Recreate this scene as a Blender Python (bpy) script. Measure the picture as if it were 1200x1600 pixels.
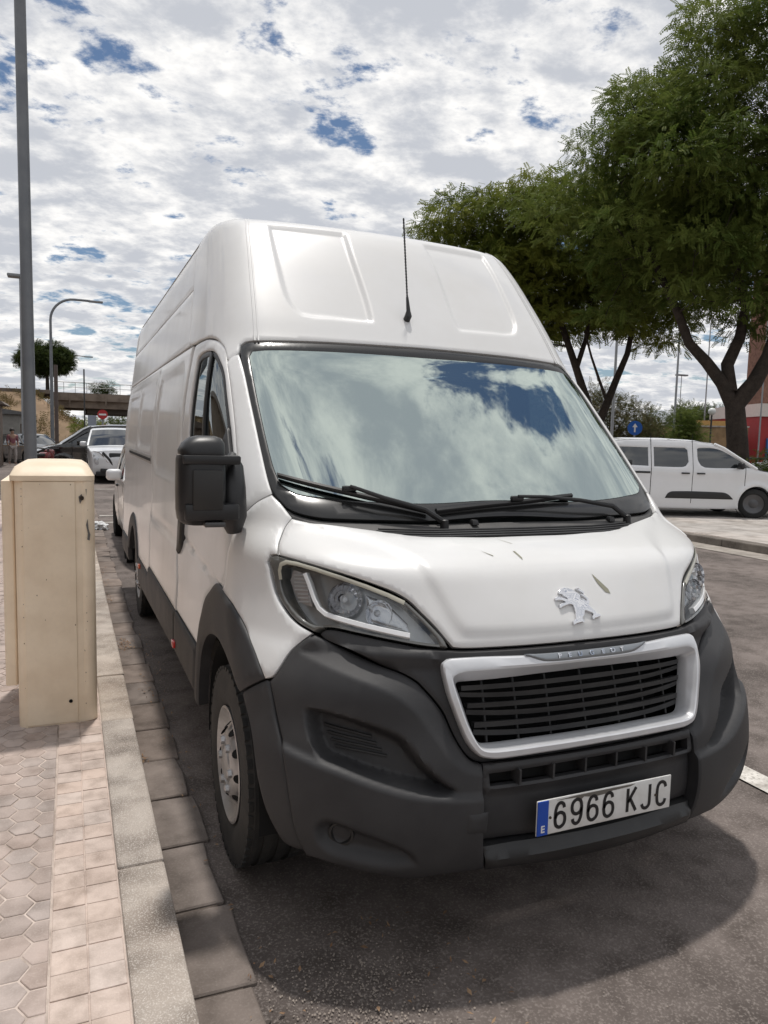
import bpy, bmesh, math, random
import numpy as np
from mathutils import Vector, Matrix
from mathutils.geometry import delaunay_2d_cdt

for o in list(bpy.data.objects):
    bpy.data.objects.remove(o)
SC = bpy.context.scene
COL = SC.collection
R = math.radians

# ------------------------------------------------------------------ camera
cam_d = bpy.data.cameras.new('camera')
cam = bpy.data.objects.new('camera', cam_d)
COL.objects.link(cam)
SC.camera = cam
YAW, PITCH, ROLL = 0.406007, 0.096748, 0.025395
F_PX, H_PX = 1142.68, 1600.0
fw = Vector((math.sin(YAW) * math.cos(PITCH), math.cos(YAW) * math.cos(PITCH), -math.sin(PITCH)))
rt = Vector((math.cos(YAW), -math.sin(YAW), 0))
up = rt.cross(fw)
rt2 = rt * math.cos(ROLL) + up * math.sin(ROLL)
up2 = up * math.cos(ROLL) - rt * math.sin(ROLL)
mw = Matrix((rt2, up2, -fw)).transposed().to_4x4()
mw.translation = Vector((-1.51884, -1.6889, 1.57717))
cam.matrix_world = mw
cam_d.sensor_fit = 'VERTICAL'
cam_d.sensor_height = 24.0
cam_d.lens = 24.0 * F_PX / H_PX
cam_d.clip_start = 0.05
cam_d.clip_end = 3000
SC.render.resolution_x, SC.render.resolution_y = 768, 1024

# ------------------------------------------------------------------ world, sun, exposure
SUN_TO = Vector((0.07, 0.225, 1.0)).normalized()
SUN_EL = math.asin(SUN_TO.z)
world = bpy.data.worlds.new('World')
SC.world = world
world.use_nodes = True
wn = world.node_tree
wn.nodes.clear()
def wnode(t, **kw):
    n = wn.nodes.new(t)
    for k, v in kw.items():
        setattr(n, k, v)
    return n
def wl(a, b):
    wn.links.new(a, b)
def wmath(op, a, b=None, clamp=False):
    n = wnode('ShaderNodeMath', operation=op, use_clamp=clamp)
    for i, x in enumerate((a, b)):
        if x is None:
            continue
        if isinstance(x, (int, float)):
            n.inputs[i].default_value = x
        else:
            wl(x, n.inputs[i])
    return n.outputs[0]
sky = wnode('ShaderNodeTexSky', sky_type='NISHITA', sun_disc=False)
sky.sun_elevation = SUN_EL
sky.sun_rotation = math.atan2(SUN_TO.x, SUN_TO.y)
sky.dust_density = 0.3
sky.ozone_density = 3.0
tc = wnode('ShaderNodeTexCoord')
sep = wnode('ShaderNodeSeparateXYZ')
wl(tc.outputs['Generated'], sep.inputs[0])
zz = wmath('MAXIMUM', wmath('ADD', sep.outputs['Z'], 0.20), 0.06)
px = wmath('DIVIDE', sep.outputs['X'], zz)
py = wmath('DIVIDE', sep.outputs['Y'], zz)
cmb = wnode('ShaderNodeCombineXYZ')
wl(px, cmb.inputs[0]); wl(py, cmb.inputs[1])
def cloud_noise(off, scale, detail, rough, dist=0.0):
    mp = wnode('ShaderNodeMapping')
    mp.inputs['Location'].default_value = off
    mp.inputs['Rotation'].default_value = (0, 0, R(35))
    mp.inputs['Scale'].default_value = (1.0, 1.2, 1.0)
    wl(cmb.outputs[0], mp.inputs['Vector'])
    n = wnode('ShaderNodeTexNoise')
    n.inputs['Scale'].default_value = scale
    n.inputs['Detail'].default_value = detail
    n.inputs['Roughness'].default_value = rough
    n.inputs['Distortion'].default_value = dist
    wl(mp.outputs[0], n.inputs['Vector'])
    return n.outputs['Fac']
CL_OFF = (14.63, 18.28, 0.75)
CL_MID = (0.09, 19.87, 6.37)
n_big = cloud_noise(CL_OFF, 1.1, 5, 0.55)
n_mid = cloud_noise(CL_MID, 5.0, 15, 0.61, 0.10)
dens = wmath('ADD', wmath('MULTIPLY', n_big, 0.42), wmath('MULTIPLY', n_mid, 0.74))
cov = wnode('ShaderNodeMapRange', interpolation_type='SMOOTHSTEP')
wl(dens, cov.inputs['Value'])
cov.inputs['From Min'].default_value = 0.468
cov.inputs['From Max'].default_value = 0.548
# grey undersides where the layer is thick, bright thin edges
shade = wnode('ShaderNodeMapRange', interpolation_type='SMOOTHSTEP')
n_sh = cloud_noise((9.3, 0.7, 5.0), 5.5, 14, 0.62, 0.12)
wl(wmath('ADD', wmath('MULTIPLY', n_sh, 0.50), wmath('MULTIPLY', dens, 0.58)), shade.inputs['Value'])
shade.inputs['From Min'].default_value = 0.485
shade.inputs['From Max'].default_value = 0.665
ccol = wnode('ShaderNodeMixRGB')
wl(shade.outputs[0], ccol.inputs['Fac'])
ccol.inputs['Color1'].default_value = (1.14, 1.12, 1.09, 1)
ccol.inputs['Color2'].default_value = (0.60, 0.625, 0.68, 1)
bg_sky = wnode('ShaderNodeBackground')
wl(sky.outputs[0], bg_sky.inputs['Color'])
bg_sky.inputs['Strength'].default_value = 0.075
bg_cl = wnode('ShaderNodeBackground')
wl(ccol.outputs[0], bg_cl.inputs['Color'])
bg_cl.inputs['Strength'].default_value = 0.95
mixs = wnode('ShaderNodeMixShader')
wl(cov.outputs[0], mixs.inputs['Fac'])
wl(bg_sky.outputs[0], mixs.inputs[1])
wl(bg_cl.outputs[0], mixs.inputs[2])
wo = wnode('ShaderNodeOutputWorld')
wl(mixs.outputs[0], wo.inputs['Surface'])

sun_d = bpy.data.lights.new('sun', 'SUN')
sun_d.energy = 2.75
sun_d.angle = R(2.6)
sun_d.color = (1.0, 0.955, 0.90)
sun = bpy.data.objects.new('sun', sun_d)
COL.objects.link(sun)
sun.rotation_euler = SUN_TO.to_track_quat('Z', 'Y').to_euler()

SC.view_settings.view_transform = 'Standard'
SC.view_settings.look = 'None'
SC.view_settings.exposure = 0.0
SC.view_settings.gamma = 1.0
SC.view_settings.use_curve_mapping = False


# ------------------------------------------------------------------ materials
MATS = {}
def mat(name, base=(.5, .5, .5), rough=.5, metal=0., coat=0., var=0.0, vscale=6.0, bump=0.0, bscale=60.0,
        col2=None, detail=6, spec=.5, rvar=0.0, coat_rough=.05, contrast=(.35, .65)):
    """Principled material with object-space noise variation between base and col2 and a fine bump."""
    if name in MATS:
        return MATS[name]
    m = bpy.data.materials.new(name); m.use_nodes = True
    nt = m.node_tree; b = nt.nodes['Principled BSDF']
    b.inputs['Base Color'].default_value = (*base, 1)
    b.inputs['Roughness'].default_value = rough
    b.inputs['Metallic'].default_value = metal
    b.inputs['Coat Weight'].default_value = coat
    b.inputs['Coat Roughness'].default_value = coat_rough
    b.inputs['Specular IOR Level'].default_value = spec
    tcn = nt.nodes.new('ShaderNodeTexCoord')
    if var or col2:
        if col2 is None:
            col2 = tuple(c * (1 - var) for c in base)
        n = nt.nodes.new('ShaderNodeTexNoise')
        n.inputs['Scale'].default_value = vscale; n.inputs['Detail'].default_value = detail
        n.inputs['Roughness'].default_value = .6
        nt.links.new(tcn.outputs['Object'], n.inputs['Vector'])
        mr = nt.nodes.new('ShaderNodeMapRange')
        mr.inputs['From Min'].default_value, mr.inputs['From Max'].default_value = contrast
        nt.links.new(n.outputs['Fac'], mr.inputs['Value'])
        mx = nt.nodes.new('ShaderNodeMixRGB')
        mx.inputs['Color1'].default_value = (*base, 1); mx.inputs['Color2'].default_value = (*col2, 1)
        nt.links.new(mr.outputs[0], mx.inputs['Fac'])
        nt.links.new(mx.outputs[0], b.inputs['Base Color'])
        if rvar:
            ma = nt.nodes.new('ShaderNodeMath'); ma.operation = 'MULTIPLY_ADD'
            ma.inputs[1].default_value = rvar; ma.inputs[2].default_value = rough
            nt.links.new(mr.outputs[0], ma.inputs[0]); nt.links.new(ma.outputs[0], b.inputs['Roughness'])
    if bump:
        n2 = nt.nodes.new('ShaderNodeTexNoise')
        n2.inputs['Scale'].default_value = bscale; n2.inputs['Detail'].default_value = 4
        nt.links.new(tcn.outputs['Object'], n2.inputs['Vector'])
        bp = nt.nodes.new('ShaderNodeBump'); bp.inputs['Strength'].default_value = bump
        bp.inputs['Distance'].default_value = .01
        nt.links.new(n2.outputs['Fac'], bp.inputs['Height'])
        nt.links.new(bp.outputs[0], b.inputs['Normal'])
    MATS[name] = m
    return m

def glass_mat(name, tint, refl, refl_tint=(1, 1, 1), rough=0.0):
    m = bpy.data.materials.new(name); m.use_nodes = True
    nt = m.node_tree; nt.nodes.clear()
    t = nt.nodes.new('ShaderNodeBsdfTransparent'); t.inputs[0].default_value = (*tint, 1)
    g = nt.nodes.new('ShaderNodeBsdfGlossy'); g.inputs['Color'].default_value = (*refl_tint, 1)
    g.inputs['Roughness'].default_value = rough
    lw = nt.nodes.new('ShaderNodeLayerWeight'); lw.inputs['Blend'].default_value = .35
    ma = nt.nodes.new('ShaderNodeMath'); ma.operation = 'MULTIPLY_ADD'; ma.use_clamp = True
    ma.inputs[1].default_value = .55; ma.inputs[2].default_value = refl
    nt.links.new(lw.outputs['Fresnel'], ma.inputs[0])
    mx = nt.nodes.new('ShaderNodeMixShader'); nt.links.new(ma.outputs[0], mx.inputs[0])
    nt.links.new(t.outputs[0], mx.inputs[1]); nt.links.new(g.outputs[0], mx.inputs[2])
    o = nt.nodes.new('ShaderNodeOutputMaterial'); nt.links.new(mx.outputs[0], o.inputs['Surface'])
    MATS[name] = m
    return m

# ------------------------------------------------------------------ object helpers
def thing(name, label, cat, loc=(0, 0, 0), rz=0.0, group=None):
    o = bpy.data.objects.new(name, None); COL.objects.link(o)
    o.location = loc; o.rotation_euler = (0, 0, rz); o.empty_display_size = .2
    o['label'] = label; o['category'] = cat
    if group: o['group'] = group
    return o
def tag(o, label=None, cat=None, group=None, kind=None):
    for k, v in (('label', label), ('category', cat), ('group', group), ('kind', kind)):
        if v: o[k] = v
    return o
def obj(name, verts, faces, m, parent=None, smooth=True, sharp=35):
    me = bpy.data.meshes.new(name)
    me.from_pydata([tuple(map(float, v)) for v in verts], [], [tuple(map(int, f)) for f in faces])
    me.update()
    if m: me.materials.append(m)
    o = bpy.data.objects.new(name, me); COL.objects.link(o)
    if smooth:
        me.shade_smooth()
        if sharp: me.set_sharp_from_angle(angle=R(sharp))
    if parent: o.parent = parent
    return o
def fast_mesh(name, verts, loops, nper, m, parent=None, smooth=False):
    """verts (N,3) array, loops flat index array, nper vertices per face."""
    me = bpy.data.meshes.new(name)
    nf = len(loops) // nper
    me.vertices.add(len(verts)); me.vertices.foreach_set('co', np.asarray(verts, np.float32).ravel())
    me.loops.add(len(loops)); me.loops.foreach_set('vertex_index', np.asarray(loops, np.int32))
    me.polygons.add(nf); me.polygons.foreach_set('loop_start', np.arange(0, nf * nper, nper, dtype=np.int32))
    me.update(calc_edges=True)
    if smooth: me.shade_smooth()
    if m: me.materials.append(m)
    o = bpy.data.objects.new(name, me); COL.objects.link(o)
    if parent: o.parent = parent
    return o
class MB:
    def __init__(s): s.v = []; s.f = []
    def add(s, v, f):
        n = len(s.v); s.v += [tuple(p) for p in v]; s.f += [tuple(i + n for i in q) for q in f]; return s
    def box(s, c, d, rot=None, taper=1.0):
        hx, hy, hz = d[0] / 2, d[1] / 2, d[2] / 2
        P = []
        for z, k in ((-hz, 1), (hz, taper)):
            for x, y in ((-hx, -hy), (hx, -hy), (hx, hy), (-hx, hy)):
                P.append(Vector((x * k, y * k, z)))
        if rot is not None: P = [rot @ p for p in P]
        c = Vector(c)
        return s.add([p + c for p in P], [(3, 2, 1, 0), (4, 5, 6, 7), (0, 1, 5, 4), (1, 2, 6, 5), (2, 3, 7, 6), (3, 0, 4, 7)])
    def tube(s, pts, r, n=8, cap=True):
        pts = [Vector(p) for p in pts]
        rs = r if isinstance(r, (list, tuple)) else [r] * len(pts)
        rings = []; prev = None
        for i, p in enumerate(pts):
            t = (pts[min(i + 1, len(pts) - 1)] - pts[max(i - 1, 0)]).normalized()
            if prev is None:
                a = t.orthogonal().normalized()
            else:
                a = (prev - t * prev.dot(t))
                a = a.normalized() if a.length > 1e-6 else t.orthogonal().normalized()
            prev = a; b = t.cross(a)
            rings.append([p + (a * math.cos(2 * math.pi * k / n) + b * math.sin(2 * math.pi * k / n)) * rs[i] for k in range(n)])
        V = [q for rg in rings for q in rg]; Fc = []
        for i in range(len(pts) - 1):
            for k in range(n):
                Fc.append((i * n + k, i * n + (k + 1) % n, (i + 1) * n + (k + 1) % n, (i + 1) * n + k))
        if cap:
            Fc.append(tuple(range(n - 1, -1, -1))); Fc.append(tuple((len(pts) - 1) * n + k for k in range(n)))
        return s.add(V, Fc)
    def lathe(s, prof, n=32, axis='x', c=(0, 0, 0)):
        """prof list of (axial, radius)."""
        V = []; Fc = []; m_ = len(prof); c = Vector(c)
        for k in range(n):
            a = 2 * math.pi * k / n; ca, sa = math.cos(a), math.sin(a)
            for (h, r_) in prof:
                p = {'x': (h, r_ * ca, r_ * sa), 'z': (r_ * ca, r_ * sa, h), 'y': (r_ * sa, h, r_ * ca)}[axis]
                V.append(Vector(p) + c)
        for k in range(n):
            for i in range(m_ - 1):
                Fc.append((k * m_ + i, ((k + 1) % n) * m_ + i, ((k + 1) % n) * m_ + i + 1, k * m_ + i + 1))
        return s.add(V, Fc)
    def prism(s, poly, d, origin, ux, uy, un):
        """extrude 2D polygon by d along un"""
        ux, uy, un, origin = Vector(ux), Vector(uy), Vector(un), Vector(origin)
        n = len(poly)
        a = [origin + ux * p[0] + uy * p[1] for p in poly]; b = [p + un * d for p in a]
        return s.add(a + b, [tuple(range(n - 1, -1, -1)), tuple(range(n, 2 * n))] + [(i, (i + 1) % n, n + (i + 1) % n, n + i) for i in range(n)])
    def build(s, name, m, parent=None, smooth=True, sharp=35, bevel=0, seg=2):
        o = obj(name, s.v, s.f, m, parent, smooth, sharp)
        if bevel:
            bm = bmesh.new(); bm.from_mesh(o.data)
            es = [e for e in bm.edges if len(e.link_faces) == 2 and e.calc_face_angle(0) > R(30)]
            bmesh.ops.bevel(bm, geom=es, offset=bevel, segments=seg, affect='EDGES', profile=.5, clamp_overlap=True)
            bmesh.ops.recalc_face_normals(bm, faces=bm.faces)
            bm.to_mesh(o.data); bm.free()
            o.data.shade_smooth(); o.data.set_sharp_from_angle(angle=R(sharp))
        return o
def copy_tree(o, parent=None):
    c = o.copy(); COL.objects.link(c); c.parent = parent
    for ch in o.children: copy_tree(ch, c)
    return c
def sstep(a, b, x):
    t = np.clip((x - a) / (b - a), 0, 1); return t * t * (3 - 2 * t)
def seg_dist(P, A, B):
    """P (n,2), segments A,B (m,2) -> min distance"""
    out = np.full(len(P), 1e9)
    for a, b in zip(A, B):
        d = b - a; L2 = max(d @ d, 1e-12)
        t = np.clip(((P - a) @ d) / L2, 0, 1)
        q = P - (a + t[:, None] * d)
        out = np.minimum(out, np.hypot(q[:, 0], q[:, 1]))
    return out
def pip(P, poly):
    inside = np.zeros(len(P), bool); x, y = P[:, 0], P[:, 1]
    for (x1, y1), (x2, y2) in zip(poly, np.roll(poly, -1, 0)):
        c = ((y1 > y) != (y2 > y)) & (x < (x2 - x1) * (y - y1) / (y2 - y1 + 1e-15) + x1)
        inside ^= c
    return inside
def sdist(P, poly):
    poly = np.asarray(poly, float)
    d = seg_dist(P, poly, np.roll(poly, -1, 0))
    return np.where(pip(P, poly), d, -d)
def smooth_loop(pts, res, corner=38):
    """Catmull-Rom through closed loop, corners kept sharp, resampled to ~res."""
    P = np.asarray(pts, float); n = len(P); out = []
    def is_corner(i):
        a = P[i] - P[i - 1]; b = P[(i + 1) % n] - P[i]
        c = (a @ b) / (np.hypot(*a) * np.hypot(*b) + 1e-12)
        return c < math.cos(R(corner))
    cr = [is_corner(i) for i in range(n)]
    for i in range(n):
        p1, p2 = P[i], P[(i + 1) % n]
        p0 = P[i - 1] if not cr[i] else 2 * p1 - p2
        p3 = P[(i + 2) % n] if not cr[(i + 1) % n] else 2 * p2 - p1
        L = np.hypot(*(p2 - p1)); k = max(1, int(round(L / res)))
        d01 = max(np.hypot(*(p1 - p0)), 1e-6); d23 = max(np.hypot(*(p3 - p2)), 1e-6)
        m1 = (p2 - p0) / (d01 + L) * L; m2 = (p3 - p1) / (d23 + L) * L
        for j in range(k):
            t = j / k
            out.append((2*t**3 - 3*t**2 + 1) * p1 + (t**3 - 2*t**2 + t) * m1 + (3*t**2 - 2*t**3) * p2 + (t**3 - t**2) * m2)
    return np.array(out)

def mirror_loop(l):
    l = np.asarray(l, float).copy(); l[:, 0] *= -1; return l[::-1]
def sym_loop(half):
    """half loop from centre round to centre (a>=0) -> full symmetric loop"""
    h = np.asarray(half, float).copy(); h[0, 0] = 0; h[-1, 0] = 0
    m_ = h[1:-1][::-1].copy(); m_[:, 0] *= -1
    return np.vstack([h, m_])
def ccw(l):
    l = np.asarray(l, float)
    ar = np.sum(l[:, 0] * np.roll(l[:, 1], -1) - np.roll(l[:, 0], -1) * l[:, 1])
    return l if ar > 0 else l[::-1].copy()
def surf_eval(surf, P, off):
    h = 2e-3
    p = surf(P[:, 0], P[:, 1])
    da = surf(P[:, 0] + h, P[:, 1]) - surf(P[:, 0] - h, P[:, 1])
    dz = surf(P[:, 0], P[:, 1] + h) - surf(P[:, 0], P[:, 1] - h)
    n = np.cross(da, dz); n /= (np.linalg.norm(n, axis=1)[:, None] + 1e-12)
    return p + n * np.asarray(off).reshape(-1, 1) if np.ndim(off) else p + n * off, n
def panel(name, surf, loop, m, parent, res=.02, off=0.0, offf=None, skirt=.018, edge=.004, ring=.008, holes=(), corner=38,
          shrink=0.0, bres=None, back=False):
    bres = bres or res * .6
    L = smooth_loop(ccw(loop), bres, corner)
    loops = [L] + [smooth_loop(ccw(h)[::-1], bres, corner) for h in holes]
    pts = []; edges = []; isb = []
    inner = []
    for lp in loops:
        n = len(lp); b0 = len(pts)
        pts += list(lp); edges += [(b0 + i, b0 + (i + 1) % n) for i in range(n)]
        t = np.roll(lp, -1, 0) - np.roll(lp, 1, 0); t /= (np.hypot(t[:, 0], t[:, 1])[:, None] + 1e-12)
        inner.append(lp + np.stack([-t[:, 1], t[:, 0]], 1) * ring)
    nb = len(pts)
    B = np.array(pts); A_ = np.array([pts[e[0]] for e in edges]); B_ = np.array([pts[e[1]] for e in edges])
    def inside(P):
        k = pip(P, loops[0])
        for lp in loops[1:]: k &= ~pip(P, lp)
        return k
    mn, mx = L.min(0), L.max(0)
    gx = np.arange(mn[0], mx[0] + res, res); gy = np.arange(mn[1], mx[1] + res, res * .866)
    GX, GY = np.meshgrid(gx, gy); GX = GX + (np.arange(len(gy)) % 2)[:, None] * res * .5
    g = np.stack([GX.ravel(), GY.ravel()], 1); g = g[inside(g)]
    if len(g): g = g[seg_dist(g, A_, B_) > ring + .35 * min(res, bres * 1.5)]
    inn = np.vstack(inner); inn = inn[inside(inn)]
    if len(inn): inn = inn[seg_dist(inn, A_, B_) > ring * .8]
    P = np.vstack([x for x in (B, inn, g) if len(x)])
    vs, es, fs, ov, oe, of = delaunay_2d_cdt([Vector(p) for p in P], edges, [], 0, 1e-6)
    V2 = np.array([tuple(v) for v in vs])
    F = [tuple(f) for f in fs]
    cen = np.array([V2[list(f)].mean(0) for f in F]); k = inside(cen)
    F = [f for f, q in zip(F, k) if q]
    bd = seg_dist(V2, A_, B_) < 1e-5
    o_ = np.full(len(V2), float(off))
    if offf is not None: o_ = o_ + offf(V2)
    base = o_.copy()
    o_ = o_ - edge * bd
    V3, N = surf_eval(surf, V2, o_)
    V = list(V3)
    # skirts
    cnt = {}
    for f in F:
        for i in range(len(f)):
            e = (f[i], f[(i + 1) % len(f)]); cnt[e] = cnt.get(e, 0) + 1
    if skirt:
        S3, _ = surf_eval(surf, V2, base - skirt)
        mp = {}; FF = []
        for (a, b) in cnt:
            if (b, a) in cnt: continue
            for q in (a, b):
                if q not in mp: mp[q] = len(V); V.append(S3[q])
            FF.append((b, a, mp[a], mp[b]))
        F = F + FF
    used = sorted({i for f in F for i in f}); rm = {u: i for i, u in enumerate(used)}
    return obj(name, [V[u] for u in used], [tuple(rm[i] for i in f) for f in F], m, parent, True, 50)
def strip_mesh(name, surf, path, width, h, m, parent, res=.01, base=0.0):
    """raised rounded ribbon following a 2D path on the surface"""
    P = np.asarray(path, float)
    out = [P[0]]
    for a, b in zip(P[:-1], P[1:]):
        k = max(1, int(np.hypot(*(b - a)) / res)); out += [a + (b - a) * (j + 1) / k for j in range(k)]
    P = np.array(out)
    t = np.gradient(P, axis=0); t /= np.hypot(t[:, 0], t[:, 1])[:, None]; nn = np.stack([-t[:, 1], t[:, 0]], 1)
    prof = [(-.5, 0), (-.5, .7), (-.3, 1), (.3, 1), (.5, .7), (.5, 0)]
    rows = [surf_eval(surf, P + nn * width * u, base + h * v)[0] for u, v in prof]
    n = len(P); V = np.vstack(rows); F = []
    for r_ in range(len(prof) - 1):
        for i in range(n - 1):
            F.append((r_ * n + i, r_ * n + i + 1, (r_ + 1) * n + i + 1, (r_ + 1) * n + i))
    F.append(tuple(r_ * n for r_ in range(len(prof)))); F.append(tuple(r_ * n + n - 1 for r_ in range(len(prof) - 1, -1, -1)))
    return obj(name, V, F, m, parent, True, 40)

# ------------------------------------------------------------------ master surface of the van nose and sides
# z, y0 centre front, bow, X half width, L corner depth, n exponent
TAB=np.array([
#  z     y0    bow   X     L     n
[0.18, 0.22, .03, 0.93, .42, 2.6],
[0.26, 0.115,.03, 0.985,.45, 2.5],
[0.34, 0.060,.02, 1.010,.47, 2.4],
[0.46, 0.045,.02, 1.028,.49, 2.4],
[0.60, 0.060,.02, 1.028,.50, 2.4],
[0.72, 0.090,.02, 1.025,.54, 2.4],
[0.84, 0.125,.00, 1.022,.60, 2.6],
[0.96, 0.172,.00, 1.016,.72, 2.6],
[1.04, 0.222,.00, 1.008,.72, 2.8],
[1.12, 0.280,.00, 1.005,.70, 3.1],
[1.18, 0.330,.00, 1.003,.66, 3.6],
[1.23, 0.470,.00, 1.002,.58, 4.6],
[1.27, 0.634,.00, 1.002,.52, 5.5],
[1.31, 0.677,.01, 1.002,.48, 6.5],
[1.36, 0.730,.05, 1.001,.45, 8.0],
[1.50, 0.8805,.06, 0.998,.42, 9.0],
[1.70, 1.0945,.06, 0.984,.38, 10.],
[1.85, 1.2540,.06, 0.966,.34, 11.],
[1.99, 1.403,.06, 0.942,.32, 12.],
[2.10, 1.485,.06, 0.925,.32, 13.],
[2.30, 1.640,.07, 0.898,.30, 14.],
[2.50, 1.800,.08, 0.868,.30, 14.],
[2.60, 1.890,.09, 0.85,.30, 14.],
[2.65, 1.950,.09, 0.835,.30, 14.],
[2.68, 2.040,.09, 0.815,.30, 14.],
])
RAW_TAB=TAB
def _slopes(x,y):
    # monotone (Fritsch-Carlson style harmonic) slopes
    h=np.diff(x)[:,None];d=np.diff(y,axis=0)/h
    m=np.zeros_like(y)
    m[1:-1]=np.where(d[:-1]*d[1:]>0,2*d[:-1]*d[1:]/(d[:-1]+d[1:]+1e-12),0)
    m[0]=d[0];m[-1]=d[-1]
    return m
_M=_slopes(TAB[:,0],TAB[:,1:])
def row(z):
    z=np.clip(np.asarray(z,float),TAB[0,0],TAB[-1,0]);X=TAB[:,0]
    i=np.clip(np.searchsorted(X,z)-1,0,len(X)-2);h=X[i+1]-X[i];t=(z-X[i])/h
    t=t[...,None];h=h[...,None]
    a=TAB[i,1:];b=TAB[i+1,1:];ma=_M[i];mb=_M[i+1]
    return (2*t**3-3*t**2+1)*a+(t**3-2*t**2+t)*h*ma+(3*t**2-2*t**3)*b+(t**3-t**2)*h*mb
# resample finely and smooth a little so that reflections run evenly
_zz=np.linspace(TAB[0,0],TAB[-1,0],251); _d=row(_zz); _k=np.exp(-.5*(np.arange(-8,9)/2.4)**2); _k/=_k.sum()
_p=np.vstack([2*_d[0]-_d[8:0:-1],_d,2*_d[-1]-_d[-2:-10:-1]])
_d=np.stack([np.convolve(_p[:,c],_k,'valid') for c in range(_d.shape[1])],1)
TAB=np.column_stack([_zz,_d]); _M=np.gradient(_d,_zz,axis=0)
# param s in 0..1 over front (fx = sin-like spacing), s>1 side metres
def ev(s,z):
    s=np.asarray(s,float);z=np.asarray(z,float);sg=np.where(s<0,-1.,1.);s=np.abs(s)
    r=row(z);y0,b,X,L,n=[r[...,k] for k in range(5)]
    q=np.clip(s,0,1)
    # blend param: fx from angle so corner is well sampled
    fx=np.sin(q*np.pi/2)**(0.9)
    fx=np.clip(fx,0,1)
    g=1-np.sqrt(np.clip(1-fx**n,0,1))
    y=y0+b*fx**2+L*g+np.maximum(s-1,0)
    x=X*fx
    return np.stack([sg*x,y,z+0*s],-1)

AS = 1.3
def vs(a, z):
    a = np.asarray(a, float); q = np.abs(a)
    s = np.where(q <= AS, q / AS, 1 + q - AS)
    return ev(np.where(a < 0, -s, s), z)
def A2(l):
    l = np.asarray(l, float).copy()
    l[:, 0] = np.where(l[:, 0] <= 1, l[:, 0] * AS, AS + l[:, 0] - 1)
    return l
def yz(l):
    """(y, z) points on the van side -> (a, z)"""
    l = np.asarray(l, float).copy(); r = row(l[:, 1]); ys = r[:, 0] + r[:, 1] + r[:, 3]
    for i in range(len(l)):
        if l[i, 0] >= ys[i]: l[i, 0] = AS + l[i, 0] - ys[i]
        else:
            q = np.linspace(0, 1, 400); p = ev(q, np.full(400, l[i, 1])); l[i, 0] = AS * np.interp(l[i, 0], p[:, 1], q)
    return l

# ------------------------------------------------------------------ the white van
PAINT = mat('van_white_paint', (.69, .69, .685), .34, coat=.45, coat_rough=.08, col2=(.63, .625, .61), vscale=2.2, rvar=.14, contrast=(.4, .75))
DARKPL = mat('dark_grey_plastic', (.025, .025, .027), .50, col2=(.046, .045, .046), vscale=3.5, bump=.12, bscale=700, rvar=.14, spec=.4, contrast=(.38, .68))
BLACKPL = mat('black_plastic', (.012, .012, .013), .42, col2=(.022, .022, .022), vscale=8, bump=.05, bscale=400)
VOID = mat('unlit_black', (.004, .004, .004), .9)
SILVER = mat('satin_silver', (.66, .67, .69), .34, metal=.35, coat=.3, col2=(.58, .59, .61), vscale=5)
CHROME = mat('chrome', (.80, .80, .82), .10, metal=1.0, var=.05)
RUBBER = mat('tyre_rubber', (.016, .016, .016), .75, col2=(.035, .033, .030), vscale=9, bump=.2, bscale=150)
COWL = mat('faded_cowl_plastic', (.050, .049, .049), .60, col2=(.080, .077, .074), vscale=7, bump=.08, bscale=300)
FRIT = mat('black_glass_border', (.014, .014, .014), .24, coat=.35, coat_rough=.10, var=.1, spec=.35)
WGLASS = glass_mat('windscreen_glass', (.26, .34, .33), .54, (.80, .91, .87))
SGLASS = glass_mat('side_window_glass', (.42, .48, .46), .18, (.9, .95, .95))
LENS = glass_mat('clear_lens', (.95, .96, .96), .03, (1, 1, 1), .01)
AMBER = mat('orange_marker', (.60, .09, .02), .25, coat=.6, var=.1)
REDM = mat('red_marker', (.55, .02, .015), .25, coat=.6, var=.1)

hood=[(0,1.245),(0.091,1.245),(0.162,1.248),(0.239,1.251),(0.31,1.261),(0.371,1.271),(0.44,1.281),(0.513,1.292),(0.59,1.305),(0.617,1.282),(0.642,1.257),(0.671,1.23),(0.69,1.201),(0.634,1.194),(0.561,1.179),(0.495,1.16),(0.434,1.138),(0.38,1.114),(0.349,1.09),(0.326,1.057),(0.302,1.021),(0.283,0.986),(0.27,0.962),(0.25,0.959),(0.175,0.959),(0.079,0.959),(0,0.959)]
hood_raised=[(0,1.40),(0.30,1.40),(0.53,1.31),(0.503,1.282),(0.439,1.257),(0.366,1.229),(0.315,1.196),(0.304,1.159),(0.289,1.112),(0.271,1.049),(0.259,1.014),(0.248,0.996),(0.231,0.990),(0.1,.986),(0,.985)]
headlight=[(0.697,1.195),(0.722,1.19),(0.732,1.171),(0.717,1.119),(0.701,1.068),(0.673,1.029),(0.639,1.001),(0.593,0.982),(0.579,0.993),(0.544,1.001),(0.477,0.993),(0.404,0.98),(0.336,0.967),(0.282,0.96),(0.288,0.983),(0.311,1.021),(0.334,1.055),(0.359,1.087),(0.391,1.108),(0.445,1.131),(0.508,1.154),(0.575,1.173),(0.65,1.187)]
fender=[(0.799,1.296),(0.764,1.319),(0.712,1.35),(0.644,1.378),(0.617,1.351),(0.589,1.307),(0.62,1.28),(0.646,1.255),(0.674,1.23),(0.695,1.201),(0.723,1.196),(0.74,1.17),(0.724,1.115),(0.708,1.065),(0.679,1.024),(0.643,0.995),(0.599,0.976),(0.631,0.95),(0.669,0.917),(0.711,0.874),(0.747,0.841),(0.779,0.828),(0.795,0.858),(0.813,0.897),(0.846,0.946),(0.894,0.978),(0.945,0.999),(1.079,1.009),(0.992,1.08),(0.963,1.164),(0.895,1.235),(0.847,1.259)]
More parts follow.
